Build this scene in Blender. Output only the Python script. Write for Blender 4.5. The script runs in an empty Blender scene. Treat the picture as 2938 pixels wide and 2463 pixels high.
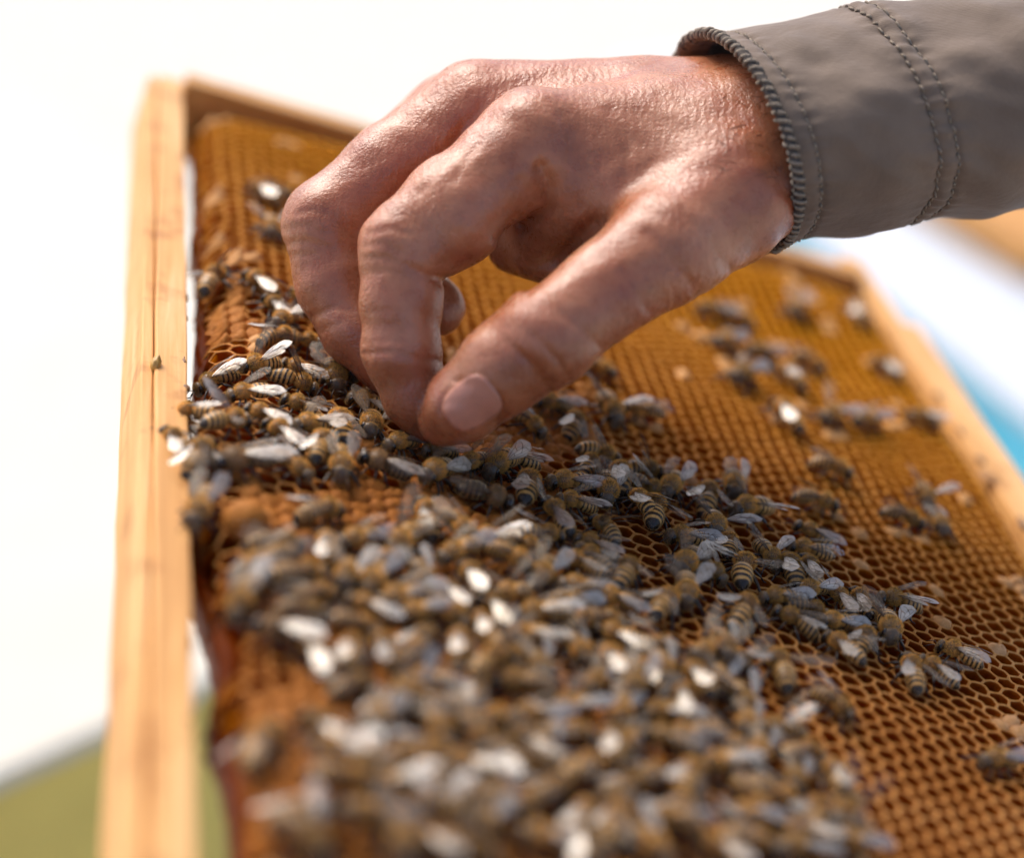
import bpy, math, random
import numpy as np
from mathutils import Vector, Matrix, noise as mnoise

R = math.radians
random.seed(11)
rng = np.random.default_rng(11)
scene = bpy.context.scene

# ------------------------------------------------------------------ camera
W, H = 1024.0, 859.0
FOCAL = 80.0
FPX = FOCAL / 36.0 * W
PITCH = R(30)
FOCUS = 0.610
RIGHT = Vector((1, 0, 0))
FWD = Vector((0, math.cos(PITCH), -math.sin(PITCH)))
UP = Vector((0, math.sin(PITCH), math.cos(PITCH)))
CAMLOC = Vector((0, 0, 0.95)) - FWD * FOCUS

cd = bpy.data.cameras.new("camera")
cam = bpy.data.objects.new("camera", cd)
scene.collection.objects.link(cam)
cd.lens = FOCAL
cd.sensor_width = 36.0
cd.clip_start = 0.02
cd.clip_end = 100
cd.dof.use_dof = True
cd.dof.focus_distance = FOCUS
cd.dof.aperture_fstop = 4.2
cam.location = CAMLOC
cam.rotation_euler = (math.pi / 2 - PITCH, 0, 0)
scene.camera = cam

# ------------------------------------------------------------------ light
SUN_EL, SUN_AZ = R(50), R(-32)          # behind the comb, to the left
world = bpy.data.worlds.new("World")
scene.world = world
world.use_nodes = True
wn = world.node_tree
sky = wn.nodes.new("ShaderNodeTexSky")
sky.sky_type = 'NISHITA'
sky.sun_disc = False
sky.sun_elevation = SUN_EL
sky.sun_rotation = SUN_AZ
sky.air_density = 0.55
sky.dust_density = 3.5
sky.ozone_density = 0.3
wn.links.new(sky.outputs[0], wn.nodes["Background"].inputs[0])
wn.nodes["Background"].inputs[1].default_value = 0.15
sl = bpy.data.lights.new("sun", 'SUN')
sl.energy = 1.0
sl.angle = R(38)
sl.color = (1.0, 0.95, 0.87)
sun = bpy.data.objects.new("sun", sl)
scene.collection.objects.link(sun)
sdir = Vector((math.sin(SUN_AZ) * math.cos(SUN_EL), math.cos(SUN_AZ) * math.cos(SUN_EL), math.sin(SUN_EL)))
sun.rotation_euler = (-sdir).to_track_quat('-Z', 'Y').to_euler()
sun.location = (-1, 1, 3)

vs = scene.view_settings
vs.view_transform = 'Standard'
vs.look = 'None'
vs.exposure = 1.08
vs.gamma = 1.0
vs.use_curve_mapping = False
scene.cycles.use_denoising = True
scene.cycles.max_bounces = 8
scene.cycles.transparent_max_bounces = 12
scene.cycles.caustics_reflective = False
scene.cycles.caustics_refractive = False


# ------------------------------------------------------------------ helpers
def ray(u, v):
    """direction (per metre of depth) through a point of the 1024 x 859 picture"""
    return RIGHT * ((u - W / 2) / FPX) + UP * ((H / 2 - v) / FPX) + FWD


DS = 1024.0 / 2099.0        # the 2099-wide view used while measuring
SS = 1024.0 / 2938.0        # the photograph's own pixels


def Pd(x, y, z):
    return CAMLOC + ray(x * DS, y * DS) * z


def link(o):
    scene.collection.objects.link(o)
    return o


def tag(o, label=None, cat=None, group=None, kind=None):
    if label: o["label"] = label
    if cat: o["category"] = cat
    if group: o["group"] = group
    if kind: o["kind"] = kind
    return o


def empty(name, mat):
    e = link(bpy.data.objects.new(name, None))
    e.empty_display_size = 0.01
    e.matrix_world = mat
    return e


def mesh(name, verts, faces, mats, parent=None, fm=None, smooth=True):
    me = bpy.data.meshes.new(name)
    me.from_pydata([tuple(v) for v in verts], [], [tuple(int(i) for i in f) for f in faces])
    for m in (mats if isinstance(mats, (list, tuple)) else [mats]):
        me.materials.append(m)
    if fm is not None:
        me.polygons.foreach_set("material_index", list(fm))
    if smooth:
        me.polygons.foreach_set("use_smooth", [True] * len(me.polygons))
    me.update()
    o = link(bpy.data.objects.new(name, me))
    if parent is not None:
        o.parent = parent
    return o


def newmat(name):
    m = bpy.data.materials.new(name)
    m.use_nodes = True
    nt = m.node_tree
    b = nt.nodes["Principled BSDF"]
    return m, nt, b


def N(nt, t, **kw):
    n = nt.nodes.new(t)
    for k, v in kw.items():
        if k == 'inp':
            for a, c in v.items():
                n.inputs[a].default_value = c
        else:
            setattr(n, k, v)
    return n


def L(nt, a, b):
    nt.links.new(a, b)


def ramp(nt, stops, fac=None, interp='LINEAR'):
    r = nt.nodes.new("ShaderNodeValToRGB")
    r.color_ramp.interpolation = interp
    while len(r.color_ramp.elements) < len(stops):
        r.color_ramp.elements.new(0.5)
    for e, (p, c) in zip(r.color_ramp.elements, stops):
        e.position = p
        e.color = tuple(c) + (1,) if len(c) == 3 else c
    if fac is not None:
        nt.links.new(fac, r.inputs[0])
    return r


def noise_tex(nt, scale, detail=4, rough=0.55, vec=None, dist=0.0):
    n = nt.nodes.new("ShaderNodeTexNoise")
    n.inputs["Scale"].default_value = scale
    n.inputs["Detail"].default_value = detail
    n.inputs["Roughness"].default_value = rough
    n.inputs["Distortion"].default_value = dist
    if vec is not None:
        nt.links.new(vec, n.inputs["Vector"])
    return n


def objcoord(nt, scale=None):
    c = nt.nodes.new("ShaderNodeTexCoord")
    if scale is None:
        return c.outputs["Object"]
    m = nt.nodes.new("ShaderNodeMapping")
    m.inputs["Scale"].default_value = scale
    nt.links.new(c.outputs["Object"], m.inputs[0])
    return m.outputs[0]


def bump(nt, b, h, strength=0.3, dist=0.001, prev=None):
    n = nt.nodes.new("ShaderNodeBump")
    n.inputs["Strength"].default_value = strength
    n.inputs["Distance"].default_value = dist
    nt.links.new(h, n.inputs["Height"])
    if prev is not None:
        nt.links.new(prev, n.inputs["Normal"])
    if b is not None:
        nt.links.new(n.outputs[0], b.inputs["Normal"])
    return n.outputs[0]


# ------------------------------------------------------------------ materials
def wax_material(name, c1, c2, c3, rough, trans, tcol, young=(0.62, 0.27, 0.006)):
    m, nt, b = newmat(name)
    co = objcoord(nt)
    big = noise_tex(nt, 22, 3, 0.5, co)
    fine = noise_tex(nt, 900, 4, 0.6, co)
    mx = N(nt, "ShaderNodeMath", operation='MULTIPLY_ADD', inp={1: 0.45, 2: 0.0})
    L(nt, fine.outputs["Fac"], mx.inputs[0])
    ad = N(nt, "ShaderNodeMath", operation='ADD')
    L(nt, mx.outputs[0], ad.inputs[0])
    sc = N(nt, "ShaderNodeMath", operation='MULTIPLY', inp={1: 0.6})
    L(nt, big.outputs["Fac"], sc.inputs[0])
    L(nt, sc.outputs[0], ad.inputs[1])
    r = ramp(nt, [(0.32, c1), (0.52, c2), (0.72, c3)], ad.outputs[0])
    # the part of the comb toward the top bar is younger, yellower wax
    sep = N(nt, "ShaderNodeSeparateXYZ")
    L(nt, co, sep.inputs[0])
    yo = N(nt, "ShaderNodeMath", operation='MULTIPLY_ADD', inp={1: 5.0, 2: -0.12})
    sm = N(nt, "ShaderNodeMath", operation='MULTIPLY_ADD', inp={1: 0.40})
    L(nt, sep.outputs["X"], sm.inputs[0])
    L(nt, sep.outputs["Y"], sm.inputs[2])
    L(nt, sm.outputs[0], yo.inputs[0])
    mixc = N(nt, "ShaderNodeMix", data_type='RGBA', blend_type='MIX')
    cl = N(nt, "ShaderNodeClamp")
    L(nt, yo.outputs[0], cl.inputs[0])
    hf = N(nt, "ShaderNodeMath", operation='MULTIPLY', inp={1: 0.9})
    L(nt, cl.outputs[0], hf.inputs[0])
    L(nt, hf.outputs[0], mixc.inputs[0])
    L(nt, r.outputs[0], mixc.inputs[6])
    mixc.inputs[7].default_value = young + (1,)
    L(nt, mixc.outputs[2], b.inputs["Base Color"])
    b.inputs["Roughness"].default_value = rough
    b.inputs["Specular IOR Level"].default_value = 0.07
    bump(nt, b, fine.outputs["Fac"], 0.55, 0.0004)
    tr = N(nt, "ShaderNodeBsdfTranslucent", inp={0: tcol + (1,)})
    ms = N(nt, "ShaderNodeMixShader", inp={0: trans})
    out = nt.nodes["Material Output"]
    L(nt, b.outputs[0], ms.inputs[1])
    L(nt, tr.outputs[0], ms.inputs[2])
    L(nt, ms.outputs[0], out.inputs[0])
    return m


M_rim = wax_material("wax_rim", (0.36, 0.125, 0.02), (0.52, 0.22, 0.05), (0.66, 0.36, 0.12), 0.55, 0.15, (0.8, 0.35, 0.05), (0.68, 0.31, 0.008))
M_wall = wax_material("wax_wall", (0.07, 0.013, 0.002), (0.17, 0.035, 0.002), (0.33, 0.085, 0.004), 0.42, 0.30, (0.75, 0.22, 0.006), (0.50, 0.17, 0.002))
M_cap = wax_material("wax_cap", (0.19, 0.06, 0.010), (0.36, 0.13, 0.024), (0.54, 0.24, 0.065), 0.55, 0.10, (0.8, 0.35, 0.1), (0.55, 0.25, 0.05))
M_pale = wax_material("wax_pale_cap", (0.42, 0.19, 0.06), (0.56, 0.29, 0.11), (0.68, 0.40, 0.20), 0.55, 0.1, (0.8, 0.5, 0.3), (0.62, 0.34, 0.13))


def wood_material(name, c1, c2, c3, along=1, pale=None):
    m, nt, b = newmat(name)
    s = [260, 260, 260]
    s[along] = 9
    co = objcoord(nt, tuple(s))
    g = noise_tex(nt, 1.0, 6, 0.65, co, 0.6)
    s2 = [45, 45, 45]
    s2[along] = 3
    co2 = objcoord(nt, tuple(s2))
    g2 = noise_tex(nt, 1.0, 3, 0.5, co2, 1.2)
    mx = N(nt, "ShaderNodeMath", operation='MULTIPLY_ADD', inp={1: 0.55})
    L(nt, g.outputs["Fac"], mx.inputs[0])
    m2 = N(nt, "ShaderNodeMath", operation='MULTIPLY', inp={1: 0.45})
    L(nt, g2.outputs["Fac"], m2.inputs[0])
    L(nt, m2.outputs[0], mx.inputs[2])
    r = ramp(nt, [(0.3, c1), (0.5, c2), (0.68, c3)], mx.outputs[0])
    st = noise_tex(nt, 60, 4, 0.6, objcoord(nt))
    sr = ramp(nt, [(0.55, (1, 1, 1)), (0.76, (0.5, 0.3, 0.14))], st.outputs["Fac"])
    mm = N(nt, "ShaderNodeMix", data_type='RGBA', blend_type='MULTIPLY', inp={0: 0.8})
    L(nt, r.outputs[0], mm.inputs[6])
    L(nt, sr.outputs[0], mm.inputs[7])
    L(nt, mm.outputs[2], b.inputs["Base Color"])
    b.inputs["Roughness"].default_value = 0.6
    b.inputs["Specular IOR Level"].default_value = 0.3
    bump(nt, b, mx.outputs[0], 0.5, 0.0008)
    return m


M_wood = wood_material("pine_wood", (0.42, 0.18, 0.045), (0.68, 0.36, 0.12), (0.80, 0.52, 0.25), 1)
M_woodx = wood_material("pine_wood_end_bar", (0.34, 0.15, 0.035), (0.50, 0.24, 0.06), (0.62, 0.34, 0.12), 0)


def simple(name, col, rough=0.5, var=0.15, scale=60, spec=0.4, bs=0.2, bd=0.0005):
    m, nt, b = newmat(name)
    co = objcoord(nt)
    n = noise_tex(nt, scale, 5, 0.6, co)
    lo = tuple(c * (1 - var) for c in col)
    hi = tuple(min(1, c * (1 + var)) for c in col)
    r = ramp(nt, [(0.3, lo), (0.7, hi)], n.outputs["Fac"])
    L(nt, r.outputs[0], b.inputs["Base Color"])
    b.inputs["Roughness"].default_value = rough
    b.inputs["Specular IOR Level"].default_value = spec
    if bs:
        bump(nt, b, n.outputs["Fac"], bs, bd)
    return m


# bee body: chitin whose bands come from a stored colour
def bee_material():
    m, nt, b = newmat("bee_chitin")
    a = N(nt, "ShaderNodeVertexColor", layer_name="band")
    n = noise_tex(nt, 2600, 3, 0.6, objcoord(nt))
    r = ramp(nt, [(0.3, (0.65, 0.65, 0.65)), (0.7, (1.15, 1.15, 1.15))], n.outputs["Fac"])
    mm = N(nt, "ShaderNodeMix", data_type='RGBA', blend_type='MULTIPLY', inp={0: 1.0})
    L(nt, a.outputs[0], mm.inputs[6])
    L(nt, r.outputs[0], mm.inputs[7])
    L(nt, mm.outputs[2], b.inputs["Base Color"])
    b.inputs["Roughness"].default_value = 0.36
    b.inputs["Specular IOR Level"].default_value = 0.45
    bump(nt, b, n.outputs["Fac"], 0.35, 0.0001)
    return m


M_bee = bee_material()
M_eye = simple("bee_eye", (0.012, 0.008, 0.006), 0.18, 0.1, 3000, 0.6, 0.1, 0.00003)


def fur_material(name, lo, hi):
    m, nt, b = newmat(name)
    oi = N(nt, "ShaderNodeVertexColor", layer_name="band")
    L(nt, oi.outputs[0], b.inputs["Base Color"])
    b.inputs["Roughness"].default_value = 0.6
    b.inputs["Specular IOR Level"].default_value = 0.25
    tr = N(nt, "ShaderNodeBsdfTranslucent")
    L(nt, oi.outputs[0], tr.inputs[0])
    ms = N(nt, "ShaderNodeMixShader", inp={0: 0.4})
    L(nt, b.outputs[0], ms.inputs[1])
    L(nt, tr.outputs[0], ms.inputs[2])
    L(nt, ms.outputs[0], nt.nodes["Material Output"].inputs[0])
    return m


M_fur = fur_material("bee_fur", None, None)


def wing_material():
    m, nt, b = newmat("bee_wing_membrane")
    b.inputs["Base Color"].default_value = (0.55, 0.46, 0.34, 1)
    b.inputs["Roughness"].default_value = 0.5
    b.inputs["Specular IOR Level"].default_value = 0.0
    n = noise_tex(nt, 700, 3, 0.5, objcoord(nt))
    bn = bump(nt, None, n.outputs["Fac"], 0.5, 0.0005)
    t = N(nt, "ShaderNodeBsdfTransparent", inp={0: (0.95, 0.91, 0.84, 1)})
    ms = N(nt, "ShaderNodeMixShader", inp={0: 0.065})
    L(nt, t.outputs[0], ms.inputs[1])
    L(nt, b.outputs[0], ms.inputs[2])
    g = N(nt, "ShaderNodeBsdfAnisotropic", inp={"Color": (1, 0.97, 0.91, 1), "Roughness": 0.56})
    L(nt, bn, g.inputs["Normal"])
    fr = N(nt, "ShaderNodeFresnel", inp={"IOR": 1.75})
    L(nt, bn, fr.inputs["Normal"])
    mu = N(nt, "ShaderNodeMath", operation='MULTIPLY', use_clamp=True, inp={1: 0.28})
    L(nt, fr.outputs[0], mu.inputs[0])
    m2 = N(nt, "ShaderNodeMixShader")
    L(nt, mu.outputs[0], m2.inputs[0])
    L(nt, ms.outputs[0], m2.inputs[1])
    L(nt, g.outputs[0], m2.inputs[2])
    L(nt, m2.outputs[0], nt.nodes["Material Output"].inputs[0])
    return m


M_wing = wing_material()
M_vein = simple("bee_wing_vein", (0.10, 0.055, 0.025), 0.5, 0.1, 500, 0.3, 0)


def skin_material():
    m, nt, b = newmat("skin")
    co = objcoord(nt)
    big = noise_tex(nt, 45, 4, 0.6, co, 0.4)
    mid = noise_tex(nt, 260, 4, 0.65, co)
    r = ramp(nt, [(0.30, (0.30, 0.095, 0.04)), (0.5, (0.42, 0.158, 0.072)), (0.70, (0.52, 0.235, 0.125))], big.outputs["Fac"])
    r2 = ramp(nt, [(0.35, (0.82, 0.74, 0.70)), (0.62, (1.0, 1.0, 1.0))], mid.outputs["Fac"])
    mm = N(nt, "ShaderNodeMix", data_type='RGBA', blend_type='MULTIPLY', inp={0: 0.75})
    L(nt, r.outputs[0], mm.inputs[6])
    L(nt, r2.outputs[0], mm.inputs[7])
    blot = noise_tex(nt, 24, 3, 0.6, co, 0.8)
    br = ramp(nt, [(0.46, (0, 0, 0)), (0.68, (0.5,) * 3)], blot.outputs["Fac"])
    red = N(nt, "ShaderNodeMix", data_type='RGBA', blend_type='MIX')
    red.inputs[7].default_value = (0.36, 0.085, 0.04, 1)
    L(nt, br.outputs[0], red.inputs[0])
    L(nt, mm.outputs[2], red.inputs[6])
    L(nt, red.outputs[2], b.inputs["Base Color"])
    b.inputs["Subsurface Weight"].default_value = 0.35
    b.inputs["Subsurface Radius"].default_value = (1.0, 0.36, 0.2)
    b.inputs["Subsurface Scale"].default_value = 0.003
    rr = ramp(nt, [(0.3, (0.20,) * 3), (0.7, (0.40,) * 3)], mid.outputs["Fac"])
    L(nt, rr.outputs[0], b.inputs["Roughness"])
    b.inputs["Specular IOR Level"].default_value = 0.6
    # skin lattice: small polygons plus finer crossing lines
    v = N(nt, "ShaderNodeTexVoronoi", feature='DISTANCE_TO_EDGE', inp={"Scale": 950.0})
    w = noise_tex(nt, 300, 2, 0.5, co)
    va = N(nt, "ShaderNodeVectorMath", operation='SCALE', inp={"Scale": 0.0016})
    L(nt, w.outputs["Color"], va.inputs[0])
    vb = N(nt, "ShaderNodeVectorMath", operation='ADD')
    L(nt, co, vb.inputs[0])
    L(nt, va.outputs[0], vb.inputs[1])
    L(nt, vb.outputs[0], v.inputs["Vector"])
    vr = ramp(nt, [(0.0, (0, 0, 0)), (0.22, (1, 1, 1))], v.outputs["Distance"])
    n1 = bump(nt, None, vr.outputs[0], 0.20, 0.0002)
    st = noise_tex(nt, 1.0, 5, 0.6, objcoord(nt, (260, 900, 700)))
    n2 = bump(nt, None, st.outputs["Fac"], 0.35, 0.0005, n1)
    wv = N(nt, "ShaderNodeTexWave", wave_type='BANDS', bands_direction='X', inp={"Scale": 120.0, "Distortion": 10.0, "Detail": 4.0, "Detail Scale": 2.2, "Detail Roughness": 0.65})
    L(nt, co, wv.inputs["Vector"])
    msk = noise_tex(nt, 38, 2, 0.5, co)
    mr = ramp(nt, [(0.40, (0.12,) * 3), (0.66, (1,) * 3)], msk.outputs["Fac"])
    wm = N(nt, "ShaderNodeMath", operation='MULTIPLY')
    L(nt, wv.outputs["Fac"], wm.inputs[0])
    L(nt, mr.outputs[0], wm.inputs[1])
    n3 = bump(nt, None, wm.outputs[0], 0.30, 0.0006, n2)
    bump(nt, b, mid.outputs["Fac"], 0.16, 0.0012, n3)
    return m


M_skin = skin_material()
M_nail = simple("nail", (0.50, 0.215, 0.14), 0.33, 0.08, 160, 0.55, 0.12, 0.0004)
M_hair = simple("dark_hair", (0.035, 0.022, 0.015), 0.5, 0.2, 300, 0.3, 0)


def cloth_material():
    m, nt, b = newmat("taupe_cotton")
    co = objcoord(nt)
    n = noise_tex(nt, 40, 4, 0.55, co)
    r = ramp(nt, [(0.3, (0.132, 0.094, 0.066)), (0.7, (0.19, 0.138, 0.098))], n.outputs["Fac"])
    L(nt, r.outputs[0], b.inputs["Base Color"])
    b.inputs["Roughness"].default_value = 0.75
    b.inputs["Sheen Weight"].default_value = 0.15
    b.inputs["Specular IOR Level"].default_value = 0.25
    w1 = N(nt, "ShaderNodeTexWave", wave_type='BANDS', bands_direction='X', inp={"Scale": 900.0, "Distortion": 0.6})
    w2 = N(nt, "ShaderNodeTexWave", wave_type='BANDS', bands_direction='Z', inp={"Scale": 900.0, "Distortion": 0.6})
    L(nt, co, w1.inputs["Vector"])
    L(nt, co, w2.inputs["Vector"])
    mx = N(nt, "ShaderNodeMath", operation='MULTIPLY')
    L(nt, w1.outputs["Fac"], mx.inputs[0])
    L(nt, w2.outputs["Fac"], mx.inputs[1])
    n1 = bump(nt, None, mx.outputs[0], 0.25, 0.0002)
    f = noise_tex(nt, 130, 4, 0.6, co)
    bump(nt, b, f.outputs["Fac"], 0.42, 0.0014, n1)
    return m


M_cloth = cloth_material()
M_thread = simple("sewing_thread", (0.23, 0.185, 0.135), 0.7, 0.25, 900, 0.2, 0.3, 0.0002)
M_darkedge = simple("dark_frayed_edge", (0.075, 0.062, 0.052), 0.85, 0.4, 700, 0.2, 0.4, 0.0004)
M_cream = simple("cream_paint", (0.54, 0.515, 0.43), 0.55, 0.03, 14, 0.35, 0.1)
M_white = simple("white_paint", (0.52, 0.57, 0.63), 0.5, 0.03, 14, 0.35, 0.1)
M_blue = simple("blue_paint", (0.12, 0.62, 0.92), 0.5, 0.1, 14, 0.35, 0.1)
M_olive = simple("olive_paint", (0.66, 0.50, 0.12), 0.55, 0.12, 12, 0.35, 0.1)
M_grass = simple("pale_sand", (0.60, 0.575, 0.51), 0.9, 0.12, 30, 0.2, 0.5, 0.02)

# ------------------------------------------------------------------ the frame's plane
d1c = np.array([-0.132, 0.4615, 0.877]); d1c /= np.linalg.norm(d1c)
d2c = np.array([0.933, -0.241, 0.267]); d2c -= d1c * d1c.dot(d2c); d2c /= np.linalg.norm(d2c)


def c2w(v):
    return RIGHT * float(v[0]) + UP * float(v[1]) + FWD * float(v[2])


FX = c2w(d2c).normalized()
FY = c2w(d1c).normalized()
FZ = FX.cross(FY).normalized()
FO = CAMLOC + ray(560, 505) * FOCUS
FM = Matrix(((FX.x, FY.x, FZ.x, FO.x), (FX.y, FY.y, FZ.y, FO.y), (FX.z, FY.z, FZ.z, FO.z), (0, 0, 0, 1)))
FMI = FM.inverted()


def on_plane(u, v, z=0.0):
    """frame-local point where the sight line through (u, v) meets height z over the comb"""
    r = ray(u, v)
    o = FO + FZ * z
    t = (o - CAMLOC).dot(FZ) / r.dot(FZ)
    return FMI @ (CAMLOC + r * t)


def local_to_px(p):
    q = FM @ Vector(p) - CAMLOC
    z = q.dot(FWD)
    return (W / 2 + q.dot(RIGHT) / z * FPX, H / 2 - q.dot(UP) / z * FPX, z)


pL = on_plane(388 * DS, 900 * DS)          # inner edge of the bottom bar
pR = on_plane(1962 * DS, 960 * DS)         # inner edge of the top bar
pF = on_plane(1800 * DS, 600 * DS)         # far inner corner
XL, XR, YF = pL.x, (pR.x + pF.x) / 2 + 0.002, pF.y + 0.002
YN = YF - 0.47
print("frame", XL, XR, YF, YN)

# ------------------------------------------------------------------ ground and background boxes
gz = 0.0
gs = 12.0
mesh("ground", [(-gs, -gs, gz), (gs, -gs, gz), (gs, gs, gz), (-gs, gs, gz)], [(0, 1, 2, 3)], M_grass, smooth=False)
tag(bpy.data.objects["ground"], kind="structure")


def prism(name, mat, A, B, depth, z0, z1, parent, bevel=0.004, off=0.0):
    """box whose front top edge runs A to B (world xy) and which extends behind that edge"""
    a = Vector((A[0], A[1], 0)); b = Vector((B[0], B[1], 0))
    t = (b - a).normalized()
    nrm = Vector((-t.y, t.x, 0))
    a = a - t * off - nrm * off
    b = b + t * off - nrm * off
    c = b + nrm * (depth + 2 * off); d = a + nrm * (depth + 2 * off)
    vsx = []
    for z in (z0, z1):
        for p in (a, b, c, d):
            vsx.append((p.x, p.y, z))
    fs = [(3, 2, 1, 0), (4, 5, 6, 7), (0, 1, 5, 4), (1, 2, 6, 5), (2, 3, 7, 6), (3, 0, 4, 7)]
    o = mesh(name, vsx, fs, mat, None, smooth=False)
    if parent:
        o.parent = parent
        o.matrix_parent_inverse = parent.matrix_world.inverted()
    bm = o.modifiers.new("bevel", 'BEVEL'); bm.width = bevel; bm.segments = 3
    return o


def on_z(x, y, z):
    r = ray(x * DS, y * DS)
    t = (z - CAMLOC.z) / r.z
    return CAMLOC + r * t


zA = 0.54
a = on_z(30, 1575, zA); b = on_z(450, 1385, zA)
t = (b - a).normalized()
A0 = a - t * 0.35; B0 = a + t * 0.45
hA = empty("beehive", Matrix.Translation((a.x, a.y, 0)))
prism("body", M_olive, A0, B0, 1.3, 0.0, zA - 0.012, hA, 0.004, -0.004)
prism("lid", M_cream, A0, B0, 1.3, zA - 0.011, zA, hA, 0.003)
tag(hA, "olive green hive box with a pale cream lid beyond the bottom bar", "beehive")

zB = 0.50
a = on_z(1975, 742, zB); b = on_z(2099, 845, zB)
t = (b - a).normalized()
A0 = a - t * 0.62; B0 = a + t * 0.5
hB = empty("beehive", Matrix.Translation((a.x, a.y, 0)))
prism("body", M_blue, A0, B0, 0.85, 0.0, zB - 0.014, hB, 0.004, -0.004)
prism("lid", M_white, A0, B0, 0.85, zB - 0.012, zB, hB, 0.004)
tag(hB, "bright blue hive box with a white lid beyond the top bar", "beehive")
# plank lying on the white lid
p = on_z(1800, 395, zB); q = on_z(2110, 590, zB)
pk = prism("wooden_plank", M_woodx, (p.x, p.y), (q.x, q.y), 0.16, zB + 0.001, zB + 0.026, None, 0.003)
tag(pk, "orange wooden plank lying on the white hive lid", "plank")

# ------------------------------------------------------------------ comb
frame = empty("hive_frame", FM)
tag(frame, "wooden hive frame holding a brown wax comb covered with bees", "hive frame")


def box(name, x0, x1, y0, y1, z0, z1, mat, parent, seg=24, rough=0.0004, bev=0.0006, axis=1):
    """bar with slightly uneven faces"""
    vsx, fs = [], []
    n = seg
    for i in range(n + 1):
        f = i / n
        if axis == 1:
            y = y0 + (y1 - y0) * f
            ring = [(x0, y, z0), (x1, y, z0), (x1, y, z1), (x0, y, z1)]
        else:
            x = x0 + (x1 - x0) * f
            ring = [(x, y0, z0), (x, y0, z1), (x, y1, z1), (x, y1, z0)]
        for k, (px, py, pz) in enumerate(ring):
            j = mnoise.noise_vector(Vector((px * 90 + k * 7.3, py * 90, pz * 90))) * rough
            vsx.append((px + j.x, py + (j.y if axis == 0 else 0), pz + j.z))
    for i in range(n):
        for k in range(4):
            a_, b_ = i * 4 + k, i * 4 + (k + 1) % 4
            fs.append((a_, b_, b_ + 4, a_ + 4))
    fs.append((3, 2, 1, 0)); e = n * 4
    fs.append((e, e + 1, e + 2, e + 3))
    o = mesh(name, vsx, fs, mat, parent, smooth=False)
    bm = o.modifiers.new("bevel", 'BEVEL'); bm.width = bev; bm.segments = 2; bm.limit_method = 'ANGLE'; bm.angle_limit = R(40)
    return o


BT = 0.0088
bb = box("bottom_bar", XL - BT, XL, YN - 0.01, YF + 0.010, -0.024, 0.0, M_wood, frame)
st_ = box("bottom_bar_strip", XL - BT - 0.0036, XL - BT - 0.0004, YN - 0.01, YF + 0.010, -0.0235, -0.0012, M_wood, frame)
tb = box("top_bar", XR, XR + 0.0150, YN - 0.03, YF - 0.030, -0.026, 0.001, M_wood, frame)
box("top_bar_lug", XR + 0.0003, XR + 0.0085, YF - 0.0305, YF + 0.03, -0.024, 0.0005, M_wood, frame)
box("side_bar", XL + 0.0003, XR - 0.0003, YF, YF + 0.010, -0.025, 0.0035, M_woodx, frame, axis=0)
box("side_bar", XL + 0.0003, XR - 0.0003, YN - 0.009, YN, -0.025, 0.0, M_woodx, frame, axis=0)
for o in frame.children:
    if o.name == "top_bar_lug":
        o.name = "lug"


# a knot on the top bar and a drip of propolis on the bottom bar
def blob(name, c, r, mat, parent, seed=0, squash=(1, 1, 1), n=10, amp=0.25):
    vsx, fs = [], []
    for i in range(n + 1):
        th = math.pi * i / n
        for j in range(2 * n):
            ph = math.pi * j / n
            d = Vector((math.sin(th) * math.cos(ph), math.sin(th) * math.sin(ph), math.cos(th)))
            k = 1 + amp * mnoise.noise(d * 1.7 + Vector((seed, seed * 2.1, 0)))
            vsx.append((c[0] + d.x * r * k * squash[0], c[1] + d.y * r * k * squash[1], c[2] + d.z * r * k * squash[2]))
    for i in range(n):
        for j in range(2 * n):
            a_, b_ = i * 2 * n + j, i * 2 * n + (j + 1) % (2 * n)
            fs.append((a_, a_ + 2 * n, b_ + 2 * n, b_))
    return mesh(name, vsx, fs, mat, parent)


M_prop = simple("propolis", (0.42, 0.24, 0.05), 0.35, 0.3, 500, 0.5, 0.3)
M_knot = simple("wood_knot", (0.30, 0.13, 0.025), 0.5, 0.3, 300, 0.4, 0.3)
kp = on_plane(2030 * DS, 985 * DS)
blob("knot", (kp.x, kp.y, 0.0008), 0.0042, M_knot, tb, 3, (1, 1.3, 0.12))
pp = on_plane(299 * DS, 742 * DS)
blob("propolis_drip", (XL - BT, pp.y, -0.0005), 0.0017, M_prop, bb, 5, (0.8, 1.5, 1.6))

M_prop2 = simple("dark_propolis", (0.20, 0.085, 0.02), 0.4, 0.4, 700, 0.4, 0.4)
prs = random.Random(9)
for k in range(16):
    yy = prs.uniform(YN + 0.05, YF - 0.02)
    blob("propolis", (XL - prs.uniform(0.0002, 0.0012), yy, -prs.uniform(0.0002, 0.003)), prs.uniform(0.0007, 0.0016), M_prop2, bb, k + 20, (0.8, prs.uniform(1.2, 3.2), 0.5), 6, 0.5)
for k in range(12):
    yy = prs.uniform(YN + 0.10, YF - 0.05)
    blob("propolis", (XR + prs.uniform(0.0002, 0.002), yy, 0.0012), prs.uniform(0.0008, 0.0018), M_prop2, tb, k + 50, (0.9, prs.uniform(1.2, 3.0), 0.35), 6, 0.5)

PITCHC = 0.00545
RC = PITCHC / math.sqrt(3)


YBR = on_plane(400 * DS, 965 * DS).y


def left_edge(y):
    """free edge of the comb beside the bottom bar"""
    e = XL + 0.0066 + 0.045 * max(0, YBR - 0.03 - y) + 0.0024 * mnoise.noise(Vector((y * 38, 3.1, 0))) + 0.0012 * mnoise.noise(Vector((y * 160, 7.7, 0)))
    d = abs(y - YBR)
    if d < 0.034:
        e -= 0.0072 * (1 - (d / 0.034) ** 4)
    return e


YBR = on_plane(400 * DS, 965 * DS).y


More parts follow.
